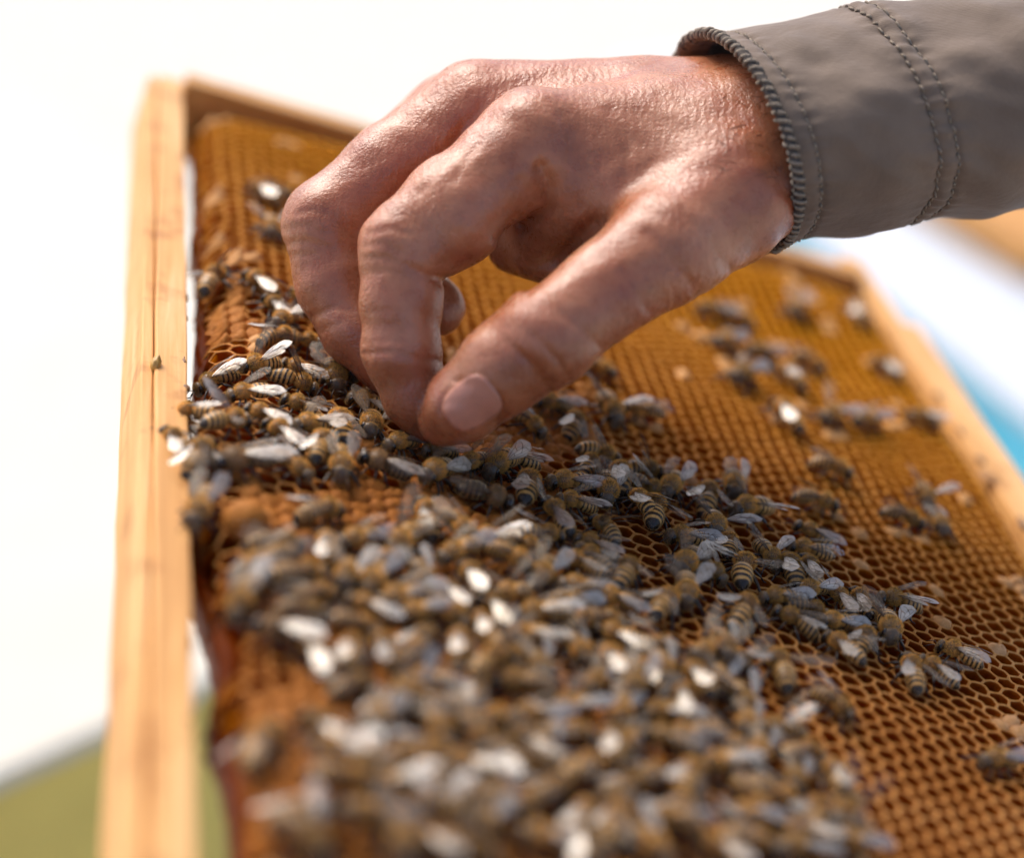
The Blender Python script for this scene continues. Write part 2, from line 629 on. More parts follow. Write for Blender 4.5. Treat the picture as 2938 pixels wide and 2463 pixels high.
def Hc(x, y):
    """height of the comb surface"""
    s = x - left_edge(y)
    h = 0.0018 * mnoise.noise(Vector((x * 16, y * 16, 1.3))) + 0.0009 * mnoise.noise(Vector((x * 45, y * 45, 4.3)))
    h += 0.0015
    if s < 0.016:
        q = max(0.0, 1 - max(s, 0) / 0.016)
        dd = abs(y - YBR)
        br = 0.35 if dd < 0.03 else 1.0
        h -= br * 0.011 * (1 - math.sqrt(max(0, 1 - q * q)))
    e = XR - x
    if e < 0.012:
        h -= 0.006 * (1 - e / 0.012) ** 2
    e = YF - y
    if e < 0.020:
        h -= 0.010 * (1 - e / 0.020) ** 1.5
    return h


def capped_amount(x, y):
    """1 in the sealed brood patch"""
    u, v, z = local_to_px((x, y, 0))
    xs, ys = u / DS, v / DS
    v1 = 1.35 - math.hypot((xs - 820) / 420, (ys - 1190) / 260)
    v2 = 1.25 - math.hypot((xs - 1030) / 210, (ys - 880) / 120)
    v3 = 1.2 - math.hypot((xs - 800) / 520, (ys - 1560) / 260)
    v4 = 1.1 - math.hypot((xs - 480) / 70, (ys - 620) / 120)
    n = 0.55 * mnoise.noise(Vector((x * 60, y * 60, 9.0)))
    return max(v1, v2, v3, v4) + n


centers = []
ny = int((YF - YN) / PITCHC) + 2
nx = int((XR - XL) / (PITCHC * math.sqrt(3) / 2)) + 2
for i in range(nx):
    x = XL - 0.004 + i * PITCHC * math.sqrt(3) / 2
    for j in range(ny):
        y = YN + 0.004 + (j + (0.5 if i % 2 else 0)) * PITCHC
        if y > YF - 0.004 or x > XR - 0.0026:
            continue
        if x < left_edge(y) + 0.0022:
            continue
        centers.append((x, y))


def jit(x, y, k=0.00062):
    v = mnoise.noise_vector(Vector((x * 420, y * 420, 2.2)))
    w = mnoise.noise_vector(Vector((x * 130, y * 130, 5.2)))
    return (v.x * k * 0.35 + w.x * k * 1.3, v.y * k * 0.35 + w.y * k * 1.3, v.z * k)


def cell_mesh(x, y, kind, sides):
    """kind: open, sealed; returns verts, faces, material index (0 rim, 1 wall, 2 cap, 3 pale cap)"""
    vsx, fs, fm = [], [], []
    rs = random.Random(int(x * 1e6) * 31 + int(y * 1e6))
    n = sides

    def ringpts(inset, dz, rnd, nz=1.0):
        for k in range(n):
            ang = 2 * math.pi * k / n
            if n == 12:
                rr = RC if k % 2 == 0 else RC * math.sqrt(3) / 2
            else:
                rr = RC
            circ = RC * 0.90
            rr = rr * (1 - rnd) + circ * rnd
            rr -= inset
            px, py = x + rr * math.cos(ang), y + rr * math.sin(ang)
            ox, oy = x + RC * math.cos(ang) * (1 if (n == 6 or k % 2 == 0) else 0.866), y + RC * math.sin(ang) * (1 if (n == 6 or k % 2 == 0) else 0.866)
            jx, jy, jz = jit(ox, oy)
            vsx.append((px + jx, py + jy, Hc(ox, oy) + dz + jz * nz))

    if kind == 'open':
        wob = rs.uniform(-0.0001, 0.0001)
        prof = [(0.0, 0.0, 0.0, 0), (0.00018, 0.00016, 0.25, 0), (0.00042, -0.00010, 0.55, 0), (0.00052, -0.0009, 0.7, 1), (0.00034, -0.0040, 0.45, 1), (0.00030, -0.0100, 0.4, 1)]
        filled = rs.random() < 0.07
        if filled:
            lev = rs.uniform(-0.0045, -0.0022)
            prof = prof[:4] + [(0.0004, lev, 0.5, 1)]
        elif n == 6:
            prof = [prof[0], prof[1], prof[2], prof[4], prof[5]]
    else:
        hgt = rs.uniform(0.0005, 0.0016)
        prof = [(0.0, -0.0006, 0.0, 2), (0.0006, 0.0000 + hgt * 0.35, 0.4, 2), (0.0013, hgt * 0.75, 0.9, 2), (0.0021, hgt * 1.0, 1.0, 2)]
    for (ins, dz, rnd, mi) in prof:
        if kind != 'open':
            start = len(vsx)
            ringpts(ins, dz, rnd)
            for q in range(start, len(vsx)):
                vv = vsx[q]
                vsx[q] = (vv[0], vv[1], vv[2] + 0.0003 * mnoise.noise(Vector((vv[0] * 900, vv[1] * 900, 3))) + 0.0006 * mnoise.noise(Vector((vv[0] * 260, vv[1] * 260, 8))))
        else:
            ringpts(ins, dz, rnd)
    for r_ in range(len(prof) - 1):
        for k in range(n):
            a_, b_ = r_ * n + k, r_ * n + (k + 1) % n
            fs.append((a_, b_, b_ + n, a_ + n))
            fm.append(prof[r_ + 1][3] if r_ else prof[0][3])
    h0 = Hc(x, y)
    cz = (h0 + lev - 0.0002 if filled else h0 - 0.0112) if kind == 'open' else h0 + prof[-1][1] + rs.uniform(-0.0004, 0.00015)
    vsx.append((x, y, cz))
    c_ = len(vsx) - 1
    base = (len(prof) - 1) * n
    for k in range(n):
        fs.append((base + k, base + (k + 1) % n, c_))
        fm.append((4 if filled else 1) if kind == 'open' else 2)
    if kind == 'pale':
        fm = [3] * len(fm)
    return vsx, fs, fm


M_nectar = simple("nectar_and_pollen", (0.50, 0.20, 0.012), 0.12, 0.45, 240, 0.6, 0.1, 0.0003)
comb_mats = [M_rim, M_wall, M_cap, M_pale, M_nectar]
# base of the comb: midrib and the cut edge
vsx, fs = [], []
ys_ = [YN + (YF - YN) * i / 160 for i in range(161)]
for y in ys_:
    e = left_edge(y)
    vsx += [(XR, y, -0.0122), (e + 0.006, y, -0.0122), (e + 0.0008, y, Hc(e, y) - 0.001), (e - 0.0002, y, -0.0125), (e + 0.002, y, -0.022), (XR, y, -0.024)]
for i in range(160):
    for k in range(5):
        a_ = i * 6 + k
        fs.append((a_, a_ + 1, a_ + 7, a_ + 6))
comb = mesh("comb", vsx, fs, [M_wall], frame)

info = []
for (x, y) in centers:
    u, v, z = local_to_px((x, y, 0))
    rs = random.random()
    ca = capped_amount(x, y)
    if ca > 0.45:
        kind = 'sealed' if rs > 0.05 else 'open'
    elif rs < 0.014 or (mnoise.noise(Vector((x * 70, y * 70, 20.0))) > 0.43 and rs < 0.7):
        kind = 'pale'
    else:
        kind = 'open'
    vis = -30 < u < W + 30 and -30 < v < H + 30
    bare = u / DS > 1180 and v / DS > 900
    info.append((z + (0 if (vis and bare) else (0.3 if vis else 9)), x, y, kind))
info.sort()
parts = set()
no = nc = 0
rest_v, rest_f, rest_m = [], [], []
for (z, x, y, kind) in info:
    if z < 3 and kind == 'open' and no < 300:
        a_, b_, c_ = cell_mesh(x, y, kind, 12)
        mesh("cell", a_, b_, comb_mats, comb, c_); no += 1
    elif z < 3 and kind != 'open' and nc < 300:
        a_, b_, c_ = cell_mesh(x, y, kind, 12)
        mesh("sealed_cell", a_, b_, comb_mats, comb, c_); nc += 1
    else:
        a_, b_, c_ = cell_mesh(x, y, kind, 12 if z < 1.2 else 6)
        o_ = len(rest_v)
        rest_v += a_
        rest_f += [tuple(q + o_ for q in f) for f in b_]
        rest_m += c_
tag(mesh("farther_cells", rest_v, rest_f, comb_mats, comb, rest_m), kind="stuff")
print("cells", len(centers), no, nc)

# a bulging drone or queen cup by the free edge
qp = on_plane(497 * DS, 1090 * DS)
blob("queen_cup", (qp.x, qp.y, Hc(qp.x, qp.y) + 0.001), 0.0058, M_cap, comb, 8, (1, 0.95, 0.95), 14, 0.12)

# ------------------------------------------------------------------ bees
MM = 0.001


def tube(pts, rad, n=6):
    """vertices and faces of a tube through pts"""
    vsx, fs = [], []
    pts = [Vector(p) for p in pts]
    for i, p in enumerate(pts):
        d = (pts[min(i + 1, len(pts) - 1)] - pts[max(i - 1, 0)]).normalized()
        a_ = d.orthogonal().normalized(); b_ = d.cross(a_)
        r_ = rad[i] if isinstance(rad, (list, tuple)) else rad
        for k in range(n):
            an = 2 * math.pi * k / n
            vsx.append(p + a_ * (r_ * math.cos(an)) + b_ * (r_ * math.sin(an)))
    for i in range(len(pts) - 1):
        for k in range(n):
            q, w = i * n + k, i * n + (k + 1) % n
            fs.append((q, w, w + n, q + n))
    fs.append(tuple(range(n - 1, -1, -1)))
    m_ = (len(pts) - 1) * n
    fs.append(tuple(range(m_, m_ + n)))
    return vsx, fs


def bee_profile(drone):
    if drone:
        return [(-7.6, .1, .1, -.5), (-7.4, .9, .7, -.5), (-6.8, 1.7, 1.4, -.4), (-5.6, 2.35, 1.95, -.25), (-4.2, 2.6, 2.2, -.1), (-2.8, 2.6, 2.2, 0.05), (-1.6, 2.2, 1.9, .15), (-.8, 1.3, 1.2, .2),
                (-.5, .8, .8, .25), (-.1, 1.6, 1.4, .35), (.5, 2.4, 2.1, .4), (1.4, 2.75, 2.35, .45), (2.4, 2.6, 2.2, .4), (3.2, 1.9, 1.7, .25), (3.6, 1.0, 1.0, .1), (3.75, .8, .8, 0.05),
                (3.9, 1.5, 1.5, -.1), (4.2, 2.0, 1.9, -.2), (4.8, 2.15, 2.0, -.3), (5.4, 1.8, 1.8, -.45), (5.8, 1.1, 1.2, -.6), (6.0, .2, .3, -.7)]
    return [(-7.3, .08, .08, -1.0), (-7.05, .5, .45, -.95), (-6.5, 1.1, 1.0, -.8), (-5.6, 1.65, 1.5, -.55), (-4.5, 2.0, 1.8, -.3), (-3.2, 2.15, 1.95, -.1), (-2.1, 2.05, 1.85, .05), (-1.2, 1.6, 1.5, .15), (-.75, .95, .95, .2),
            (-.5, .55, .6, .25), (-.15, 1.15, 1.1, .35), (.4, 1.75, 1.6, .42), (1.2, 2.1, 1.85, .45), (2.0, 2.0, 1.75, .4), (2.7, 1.55, 1.4, .25), (3.1, .95, .9, .1), (3.3, .6, .65, 0.0),
            (3.45, 1.15, 1.15, -.2), (3.75, 1.65, 1.6, -.35), (4.2, 1.85, 1.85, -.5), (4.7, 1.6, 1.75, -.65), (5.1, 1.1, 1.35, -.85), (5.35, .2, .3, -1.0)]


def make_bee_meshes(bend, droop, drone=False, tone=1.0, seed=0):
    """bend: sideways curve of the abdomen, droop: its downward curve (degrees)"""
    rs = random.Random(seed)
    prof = bee_profile(drone)
    px = [p[0] for p in prof]
    xs = np.linspace(px[0], px[-1], 92)
    hw = np.interp(xs, px, [p[1] for p in prof])
    hh = np.interp(xs, px, [p[2] for p in prof])
    zc = np.interp(xs, px, [p[3] for p in prof])
    ker = np.array([1, 2, 1]) / 4
    for arr in (hw, hh, zc):
        sm = np.convolve(np.pad(arr, 1, mode='edge'), ker, 'valid')
        arr[2:-2] = sm[2:-2]
    zbase = 3.0 if not drone else 3.3
    n = 28
    seg0, segl = -0.75, 1.16 if not drone else 1.2

    def bendpt(x, y, z):
        if x < -0.6:
            t_ = (-0.6 - x)
            a1 = R(bend) * min(1, t_ / 6.5) * 0.5
            a2 = R(droop) * min(1, t_ / 6.5) * 0.5
            cx = -0.6 - t_ * math.cos(a1) * math.cos(a2)
            oy = t_ * math.sin(a1)
            oz = -t_ * math.sin(a2)
            yy = y * math.cos(2 * a1)
            return (cx + y * math.sin(2 * a1) * 0.6 + (z - zbase) * -math.sin(2 * a2) * 0.6, yy + oy, z + oz)
        return (x, y, z)

    verts, faces, cols, fmat = [], [], [], []
    blk = (0.020, 0.013, 0.009)
    amb = (0.66 * tone, 0.36 * tone, 0.095 * tone) if not drone else (0.16, 0.10, 0.045)
    for i, x in enumerate(xs):
        ph = ((seg0 - x) / segl) % 1.0
        sidx = int((seg0 - x) // segl) if x < seg0 else -1
        k = 1.0
        if x < seg0:
            k = 1.0 + 0.045 * ph - 0.012
        for j in range(n):
            an = 2 * math.pi * j / n
            y = hw[i] * k * math.cos(an)
            z = zbase + zc[i] + hh[i] * k * math.sin(an) * (1.0 if math.sin(an) > 0 else 0.9)
            verts.append(bendpt(x, y, z))
            if x < seg0:
                if sidx >= (5 if not drone else 4):
                    c = blk
                else:
                    edge = 0.52 + 0.07 * math.sin(an * 3 + sidx) - 0.035 * sidx + (0.10 if sidx == 0 else 0)
                    f = min(1, max(0, (ph - edge) / 0.10))
                    f2 = min(1, max(0, (0.08 - ph) / 0.06))
                    f = max(f, f2 * 0.7)
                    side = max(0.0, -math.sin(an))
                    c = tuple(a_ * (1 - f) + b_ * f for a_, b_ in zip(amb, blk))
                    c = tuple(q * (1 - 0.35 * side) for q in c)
            elif x < 3.3:
                c = (0.17, 0.11, 0.05)
            else:
                c = (0.11, 0.075, 0.045)
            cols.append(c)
    m_ = len(xs)
    for i in range(m_ - 1):
        for j in range(n):
            a_, b_ = i * n + j, i * n + (j + 1) % n
            faces.append((a_, a_ + n, b_ + n, b_)); fmat.append(0)
    faces.append(tuple(range(n))); fmat.append(0)
    faces.append(tuple((m_ - 1) * n + j for j in range(n - 1, -1, -1))); fmat.append(0)

    def add(vv, ff, col, mi=0):
        o_ = len(verts)
        verts.extend(tuple(p) for p in vv)
        cols.extend([col] * len(vv))
        faces.extend(tuple(q + o_ for q in f) for f in ff)
        fmat.extend([mi] * len(ff))

    # eyes
    for s in (-1, 1):
        ev, ef = [], []
        es = (0.62, 0.5, 1.25) if not drone else (1.0, 0.95, 1.5)
        ec = Vector((4.15, s * (1.52 if not drone else 1.35), zbase - 0.42)) if not drone else Vector((4.7, s * 1.35, zbase + 0.15))
        for a_ in range(9):
            th = math.pi * a_ / 8
            for b_ in range(12):
                p_ = 2 * math.pi * b_ / 12
                ev.append(ec + Vector((es[0] * math.sin(th) * math.cos(p_), es[1] * math.sin(th) * math.sin(p_), es[2] * math.cos(th))))
        for a_ in range(8):
            for b_ in range(12):
                q, w = a_ * 12 + b_, a_ * 12 + (b_ + 1) % 12
                ef.append((q, q + 12, w + 12, w))
        add(ev, ef, (0.012, 0.009, 0.007), 1)
    # legs
    for s in (-1, 1):
        for li, (x0, sp, fw) in enumerate(((2.2, 2.6, 2.2), (1.1, 3.3, 0.2), (0.1, 3.0, -2.6))):
            sp += rs.uniform(-.5, .5); fw += rs.uniform(-.8, .8)
            p0 = Vector((x0, s * 0.9, zbase - 1.1))
            p1 = Vector((x0 + fw * 0.35, s * (0.9 + sp * 0.45), zbase - 0.9))
            p2 = Vector((x0 + fw * 0.85, s * (0.9 + sp * 0.9), 1.1))
            p3 = Vector((x0 + fw * 1.2, s * (0.9 + sp * 1.15), 0.12))
            p4 = p3 + Vector((fw * 0.25, s * 0.6, -0.05))
            w_ = 0.30 if li == 2 else 0.22
            vv, ff = tube([p0, p1, p1.lerp(p2, .5), p2, p2.lerp(p3, .5), p3, p4], [.26, .32, w_ * 1.35, w_ * 1.0, w_ * 1.1, .16, .10])
            add(vv, ff, (0.045, 0.028, 0.016))
        # antenna
        hx = 5.0 if not drone else 5.7
        p0 = Vector((hx, s * 0.35, zbase - 0.55)); p1 = p0 + Vector((0.9, s * 0.75, 0.35))
        p2 = p1 + Vector((1.0, s * rs.uniform(.2, .7), -0.5)); p3 = p2 + Vector((0.9, s * .25, -0.7))
        vv, ff = tube([p0, p1, p2, p3], [.09, .09, .11, .10], 5)
        add(vv, ff, (0.03, 0.02, 0.014))
    me = bpy.data.meshes.new("bee_body")
    me.from_pydata([(a_ * MM, b_ * MM, c_ * MM) for a_, b_, c_ in verts], [], faces)
    me.materials.append(M_bee); me.materials.append(M_eye)
    me.polygons.foreach_set("material_index", fmat)
    me.polygons.foreach_set("use_smooth", [True] * len(faces))
    ca = me.color_attributes.new("band", 'FLOAT_COLOR', 'POINT')
    ca.data.foreach_set("color", [q for c in cols for q in (c[0], c[1], c[2], 1.0)])
    me.update()

    # fur
    fv, ff, fc = [], [], []
    ring = np.array(verts[:m_ * n]).reshape(m_, n, 3)

    def hair(i, j, ln, wd, col, lean):
        i = max(1, min(m_ - 2, i))
        p = Vector(ring[i, j]); q = Vector(ring[i + 1, j]); r_ = Vector(ring[i, (j + 1) % n])
        tx, ty = q - p, r_ - p
        nrm = ty.cross(tx)
        ctr = Vector(ring[i].mean(axis=0))
        if nrm.dot(p - ctr) < 0: nrm = -nrm
        if nrm.length < 1e-6: return
        nrm.normalize()
        base = p + tx * rs.random() + ty * rs.random() - nrm * 0.05
        d = (nrm + Vector((lean, 0, 0)) + Vector((rs.gauss(0, .28), rs.gauss(0, .28), rs.gauss(0, .28)))).normalized()
        sd = d.cross(Vector((rs.gauss(0, 1), rs.gauss(0, 1), rs.gauss(0, 1)))).normalized() * wd
        o_ = len(fv)
        mid = base + d * ln * .55
        tip = base + d * ln + Vector((-0.12 * ln, 0, -0.06 * ln))
        fv.extend([base - sd, base + sd, mid + sd * .8, mid - sd * .8, tip])
        ff.extend([(o_, o_ + 1, o_ + 2, o_ + 3), (o_ + 3, o_ + 2, o_ + 4)])
        fc.extend([col] * 5)

    gold = (0.80 * tone, 0.46 * tone, 0.12 * tone)
    if drone: gold = (0.48, 0.28, 0.12)
    idx_t = [i for i, x in enumerate(xs) if -0.35 < x < 3.2]
    idx_h = [i for i, x in enumerate(xs) if 3.4 < x < 5.2]
    idx_a = [i for i, x in enumerate(xs) if x < -0.8]
    up_j = [j for j in range(n)]
    for _ in range(3600):
        i = rs.choice(idx_t); j = rs.choice(up_j)
        if hw[i] < rs.random() * 2.0: continue
        f = rs.uniform(.75, 1.3)
        up = math.sin(2 * math.pi * j / n)
        dk = 0.45 if (up > 0.8 and 0.6 < xs[i] < 2.0 and rs.random() < .6) else 1.0
        c = tuple(min(1, g * f * dk) for g in gold)
        hair(i, j, rs.uniform(.35, .8), .028, c, -0.35)
    for _ in range(700):
        f = rs.uniform(.7, 1.2)
        hair(rs.choice(idx_h), rs.choice(up_j), rs.uniform(.25, .5), .024, tuple(g * f * .8 for g in gold), 0.1)
    for _ in range(2400):
        i = rs.choice(idx_a)
        ph = ((seg0 - xs[i]) / segl) % 1.0
        sidx = int((seg0 - xs[i]) // segl)
        if ph > 0.55 or (sidx > 4): 
            if rs.random() < .75: continue
        f = rs.uniform(.8, 1.25)
        pale = (0.84 * tone, 0.56 * tone, 0.24 * tone)
        hair(i, rs.choice(up_j), rs.uniform(.22, .42) * (1.6 if sidx == 0 else 1), .022, tuple(min(1, q * f) for q in pale), -0.9)
    mf = bpy.data.meshes.new("bee_fur")
    mf.from_pydata([(p[0] * MM, p[1] * MM, p[2] * MM) for p in fv], [], ff)
    mf.materials.append(M_fur)
    ca = mf.color_attributes.new("band", 'FLOAT_COLOR', 'POINT')
    ca.data.foreach_set("color", [q for c in fc for q in (c[0], c[1], c[2], 1.0)])
    mf.update()
    return me, mf


def make_wing(length, width, hind=False, side=1):
    """wing root at the origin, pointing to -x; membrane with raised veins"""
    nu, nv = 16, 6
    verts, faces, fm = [], [], []

    def lead(u):
        return width * (0.10 + 0.34 * math.sin(min(1, u * 1.15) * math.pi * .55) ** 1.0) * (1 - max(0, (u - .80) / .20) ** 2.2)

    def trail(u):
        w_ = -width * 0.66 * math.sin(min(1, u ** 0.8 * 1.02) * math.pi * .62) ** 1.1
        return w_ * (1 - max(0, (u - .72) / .28) ** 2.4) - width * .02

    def pt(u, v, dz=0):
        y = lead(u) * (1 - v) + trail(u) * v
        z = 0.10 * math.sin(v * math.pi) * length / 9 + 0.28 * math.sin(u * math.pi) * (length / 9) + 0.05 * math.sin(u * 9 + v * 5)
        return Vector((-u * length, side * y, z + dz))

    for i in range(nu + 1):
        for j in range(nv + 1):
            verts.append(pt(i / nu, j / nv))
    for i in range(nu):
        for j in range(nv):
            a_ = i * (nv + 1) + j
            faces.append((a_, a_ + 1, a_ + nv + 2, a_ + nv + 1)); fm.append(0)
    veins = [[(0, .02), (.3, .03), (.6, .02), (.85, .05), (.95, .2)], [(0, .2), (.25, .18), (.5, .16), (.78, .12)],
             [(0, .35), (.2, .42), (.42, .45), (.6, .42), (.8, .5)], [(.05, .6), (.25, .75), (.45, .8), (.6, .97)],
             [(.42, .45), (.45, .8)], [(.5, .16), (.58, .3), (.6, .42), (.72, .62), (.74, .85)], [(.25, .18), (.3, .43)],
             [(.6, .42), (.74, .35), (.85, .4)], [(.78, .12), (.74, .35)]]
    if hind:
        veins = veins[:4]
    for vn in veins:
        dense = []
        for (u0, v0), (u1, v1) in zip(vn[:-1], vn[1:]):
            for k in range(4):
                dense.append((u0 + (u1 - u0) * k / 4, v0 + (v1 - v0) * k / 4))
        dense.append(vn[-1])
        pts = [pt(u, v, 0.01) for u, v in dense]
        vv, ff = tube(pts, [0.055 * (1.25 - 0.7 * u) for u, v in dense], 4)
        o_ = len(verts)
        verts.extend(vv); faces.extend(tuple(q + o_ for q in f) for f in ff); fm.extend([1] * len(ff))
    me = bpy.data.meshes.new("bee_wing")
    me.from_pydata([(p[0] * MM, p[1] * MM, p[2] * MM) for p in verts], [], faces)
    me.materials.append(M_wing); me.materials.append(M_vein)
    me.polygons.foreach_set("material_index", fm)
    me.polygons.foreach_set("use_smooth", [True] * len(faces))
    me.update()
    return me


BODY = [make_bee_meshes(0, 0, tone=1.0, seed=1), make_bee_meshes(16, 14, tone=0.85, seed=2), make_bee_meshes(-18, 10, tone=1.12, seed=3),
        make_bee_meshes(6, 34, tone=0.95, seed=4), make_bee_meshes(-8, 22, tone=0.72, seed=5)]
DRONE = make_bee_meshes(0, 6, drone=True, seed=6)
FW = {1: make_wing(9.2, 2.75, False, 1), -1: make_wing(9.2, 2.75, False, -1)}
HW = {1: make_wing(6.4, 1.8, True, 1), -1: make_wing(6.4, 1.8, True, -1)}


def child(name, me, parent, mat=None):
    o = link(bpy.data.objects.new(name, me))
    o.parent = parent
    if mat is not None:
        o.matrix_local = mat
    return o


def add_bee(lx, ly, heading, scale, wings, variant, lift=0.0, tilt=(0, 0), name="honey_bee", rs=random):
    """lx, ly on the comb; heading is an angle in the comb plane"""
    z = Hc(lx, ly) + lift
    g = 0.004
    gx = (Hc(lx + g, ly) - Hc(lx - g, ly)) / (2 * g)
    gy = (Hc(lx, ly + g) - Hc(lx, ly - g)) / (2 * g)
    nrm = Vector((-gx * .7, -gy * .7, 1)).normalized()
    q = Vector((0, 0, 1)).rotation_difference(nrm).to_matrix().to_4x4()
    m_ = FM @ Matrix.Translation((lx, ly, z)) @ q @ Matrix.Rotation(heading, 4, 'Z') @ Matrix.Rotation(tilt[0], 4, 'Y') @ Matrix.Rotation(tilt[1], 4, 'X') @ Matrix.Diagonal((scale * rs.uniform(.95, 1.07), scale * rs.uniform(.94, 1.05), scale * rs.uniform(.93, 1.06), 1.0))
    e = empty(name, m_)
    dr = variant == 'd'
    me, mf = DRONE if dr else BODY[variant]
    child("body", me, e)
    child("fur", mf, e)
    zb = 3.3 if dr else 3.0
    for s in (1, -1):
        if wings == 'f':
            yaw, roll, el = rs.uniform(3, 14), rs.uniform(14, 38), rs.uniform(0, 7)
        elif wings == 'o':
            yaw, roll, el = rs.uniform(18, 34), rs.uniform(0, 20), rs.uniform(4, 14)
        elif wings == 's':
            yaw, roll, el = rs.uniform(45, 70), rs.uniform(-10, 10), rs.uniform(8, 25)
        else:          # raised
            yaw, roll, el = rs.uniform(12, 30), rs.uniform(10, 40), rs.uniform(32, 55)
        base = Matrix.Translation((0.9 * MM, s * 1.45 * MM, (zb + 1.55) * MM))
        rot = Matrix.Rotation(-s * R(yaw), 4, 'Z') @ Matrix.Rotation(R(el), 4, 'Y') @ Matrix.Rotation(-s * R(roll), 4, 'X')
        k = Matrix.Scale(1.16 if dr else 1.0, 4)
        child("forewing", FW[s], e, base @ rot @ k)
        base2 = Matrix.Translation((0.1 * MM, s * 1.5 * MM, (zb + 1.25) * MM))
        rot2 = Matrix.Rotation(-s * R(yaw + rs.uniform(3, 9)), 4, 'Z') @ Matrix.Rotation(R(el - 3), 4, 'Y') @ Matrix.Rotation(-s * R(roll), 4, 'X')
        child("hindwing", HW[s], e, base2 @ rot2 @ k)
    return e


# seen bees: zoomed head x, head y, tail x, tail y, wings (f folded, o half open, s spread, r raised), d = drone
R4 = (280, 1000, 2.1)
R5 = (1180, 1100, 2.3333)
R6 = (1900, 1200, 1.7254)
R7 = (280, 1500, 2.1)
R2 = (1600, 240, 1.5695)
R3 = (280, 240, 1.76)
R8 = (1100, 1500, 2.1)
SEEN = {
    'edge': (R4, "515 110 735 255 o,460 265 750 390 f,540 210 790 330 f,430 395 600 545 o,880 340 1130 450 f,935 440 650 440 s,1080 285 1350 390 o,800 230 1060 255 o,690 90 865 90 f,900 80 1075 90 r,1110 50 1350 150 f,1300 215 1105 150 r,1475 235 1400 60 f,1575 170 1450 30 f,1170 480 1400 450 o,980 440 1220 600 f,720 555 600 700 f,1300 785 1080 630 f,1470 830 1460 620 f,600 1000 700 840 f"),
    'finger': (R4, "1510 270 1745 335 o,1440 335 1475 565 f,1620 565 1660 340 o,1750 590 1910 560 f,1370 520 1310 685 f"),
    'drones': (R4, "700 690 1040 690 fd,1560 680 1840 760 fd"),
    'capped': (R4, "1940 800 2105 705 f,1480 970 1220 1000 f,1450 1150 1690 1100 f,1720 1230 1950 1080 r,1350 1100 1400 1250 f"),
    'mid': (R5, "330 550 470 515 r,545 480 820 540 o,490 630 690 500 f,780 620 750 800 f,900 670 1190 680 f,975 790 1190 825 o,870 785 1060 985 f,1030 1040 735 985 o,1095 1020 1370 1140 o,1250 930 1335 1010 r,980 1150 1260 1290 o,1090 1090 1350 1260 f,1470 1190 1400 1345 o,1200 1410 1490 1490 f,1840 1520 1840 1310 o,1770 1285 1900 1150 f,2090 1330 1920 1190 o,1690 1040 1960 1060 f,2030 1045 2000 880 s,1610 760 1600 985 o,1470 790 1560 900 o,1300 820 1290 620 f,1370 540 1410 745 f,1220 500 1160 610 f,1400 500 1140 430 r,1700 590 1440 540 r,1680 730 1480 640 o,1700 760 1800 620 f,1990 690 1980 850 o,890 325 700 190 f,1110 190 1070 310 f,850 110 1060 140 f,1390 270 1260 70 s,1480 150 1610 180 f,800 1400 930 1160 f,880 1150 620 1040 f,880 1500 1150 1470 f,1400 1625 1160 1590 f"),
    'middrone': (R5, "695 845 320 715 fd"),
    'right': (R6, "960 285 740 200 f,885 450 680 370 f,1300 520 1120 450 f,1320 400 1290 330 s,1400 560 1360 480 f,350 400 350 290 f,330 480 530 470 s,330 600 330 665 f,560 740 470 640 s,420 700 385 820 s,690 560 785 600 f,640 640 795 680 f,600 690 660 830 f,690 700 760 810 f,690 875 780 845 f,480 900 670 910 f,430 890 355 1045 o,540 960 750 1060 o,800 970 650 930 f,760 1010 935 1010 f,830 850 940 960 f,950 850 1030 960 f,1130 1135 1095 970 o,1060 880 1285 935 o,800 1080 975 1210 o,1020 1060 990 1150 f,1200 1180 1265 1330 o,1300 1200 1410 1265 o,510 1160 625 1335 s,910 1475 780 1390 f,1420 1140 1510 1185 f,170 1200 280 1200 f,320 1230 400 1200 r,1610 1700 1700 1690 f"),
    'far': (R2, "660 1000 760 1030 f,860 1060 800 1020 f,650 1195 850 1130 f,860 1200 960 1210 f,1060 1060 1100 960 f,1330 970 1370 1090 f,1180 1260 1120 1220 f,990 1260 1090 1370 f,760 1365 890 1290 f,1450 1240 1520 1290 f,265 1310 130 1240 f,960 1430 1085 1570 f,1180 1530 1270 1470 o,1340 1520 1440 1500 f,1600 1500 1690 1530 f"),
    'corner': (R3, "705 905 600 985 s,740 950 900 1060 f,860 1090 940 1160 f,1000 1050 1060 1120 f,900 1220 1000 1160 o,975 1270 870 1270 f,1090 1300 1000 1280 f,800 520 880 580 f,960 560 900 540 f,880 780 870 690 o"),
    'low': (R7, "850 270 1180 200 f,1385 300 1050 320 f,870 520 1010 290 f,1000 600 1260 700 fd,1400 540 1100 480 f,1480 400 1530 220 o,1620 430 1740 250 f,1660 480 2000 420 f,1560 680 1520 870 f,1690 700 1760 790 o,1680 930 1420 990 f,1850 1000 1680 1200 f,1200 1140 950 1400 f,1300 1160 1480 1290 f,1900 1420 1620 1420 f,1930 920 2080 950 f,1420 400 1240 420 f,1980 740 1850 820 f"),
    'lower': (R8, "1740 440 1620 560 f,1290 640 1520 720 o,1300 740 1480 960 f,1560 850 1660 980 f,1700 1010 1640 860 f,1830 870 2010 800 r,2030 920 1980 760 f,1250 1000 1290 920 f,1020 1130 1200 1080 o,1420 1230 1450 1060 f,1560 1160 1760 1130 o,1700 1290 1940 1300 f,640 460 720 560 f,300 640 180 750 f,560 520 650 700 f,720 700 1000 690 o,960 960 920 790 f,1240 860 1130 690 f,120 560 300 520 f"),
}
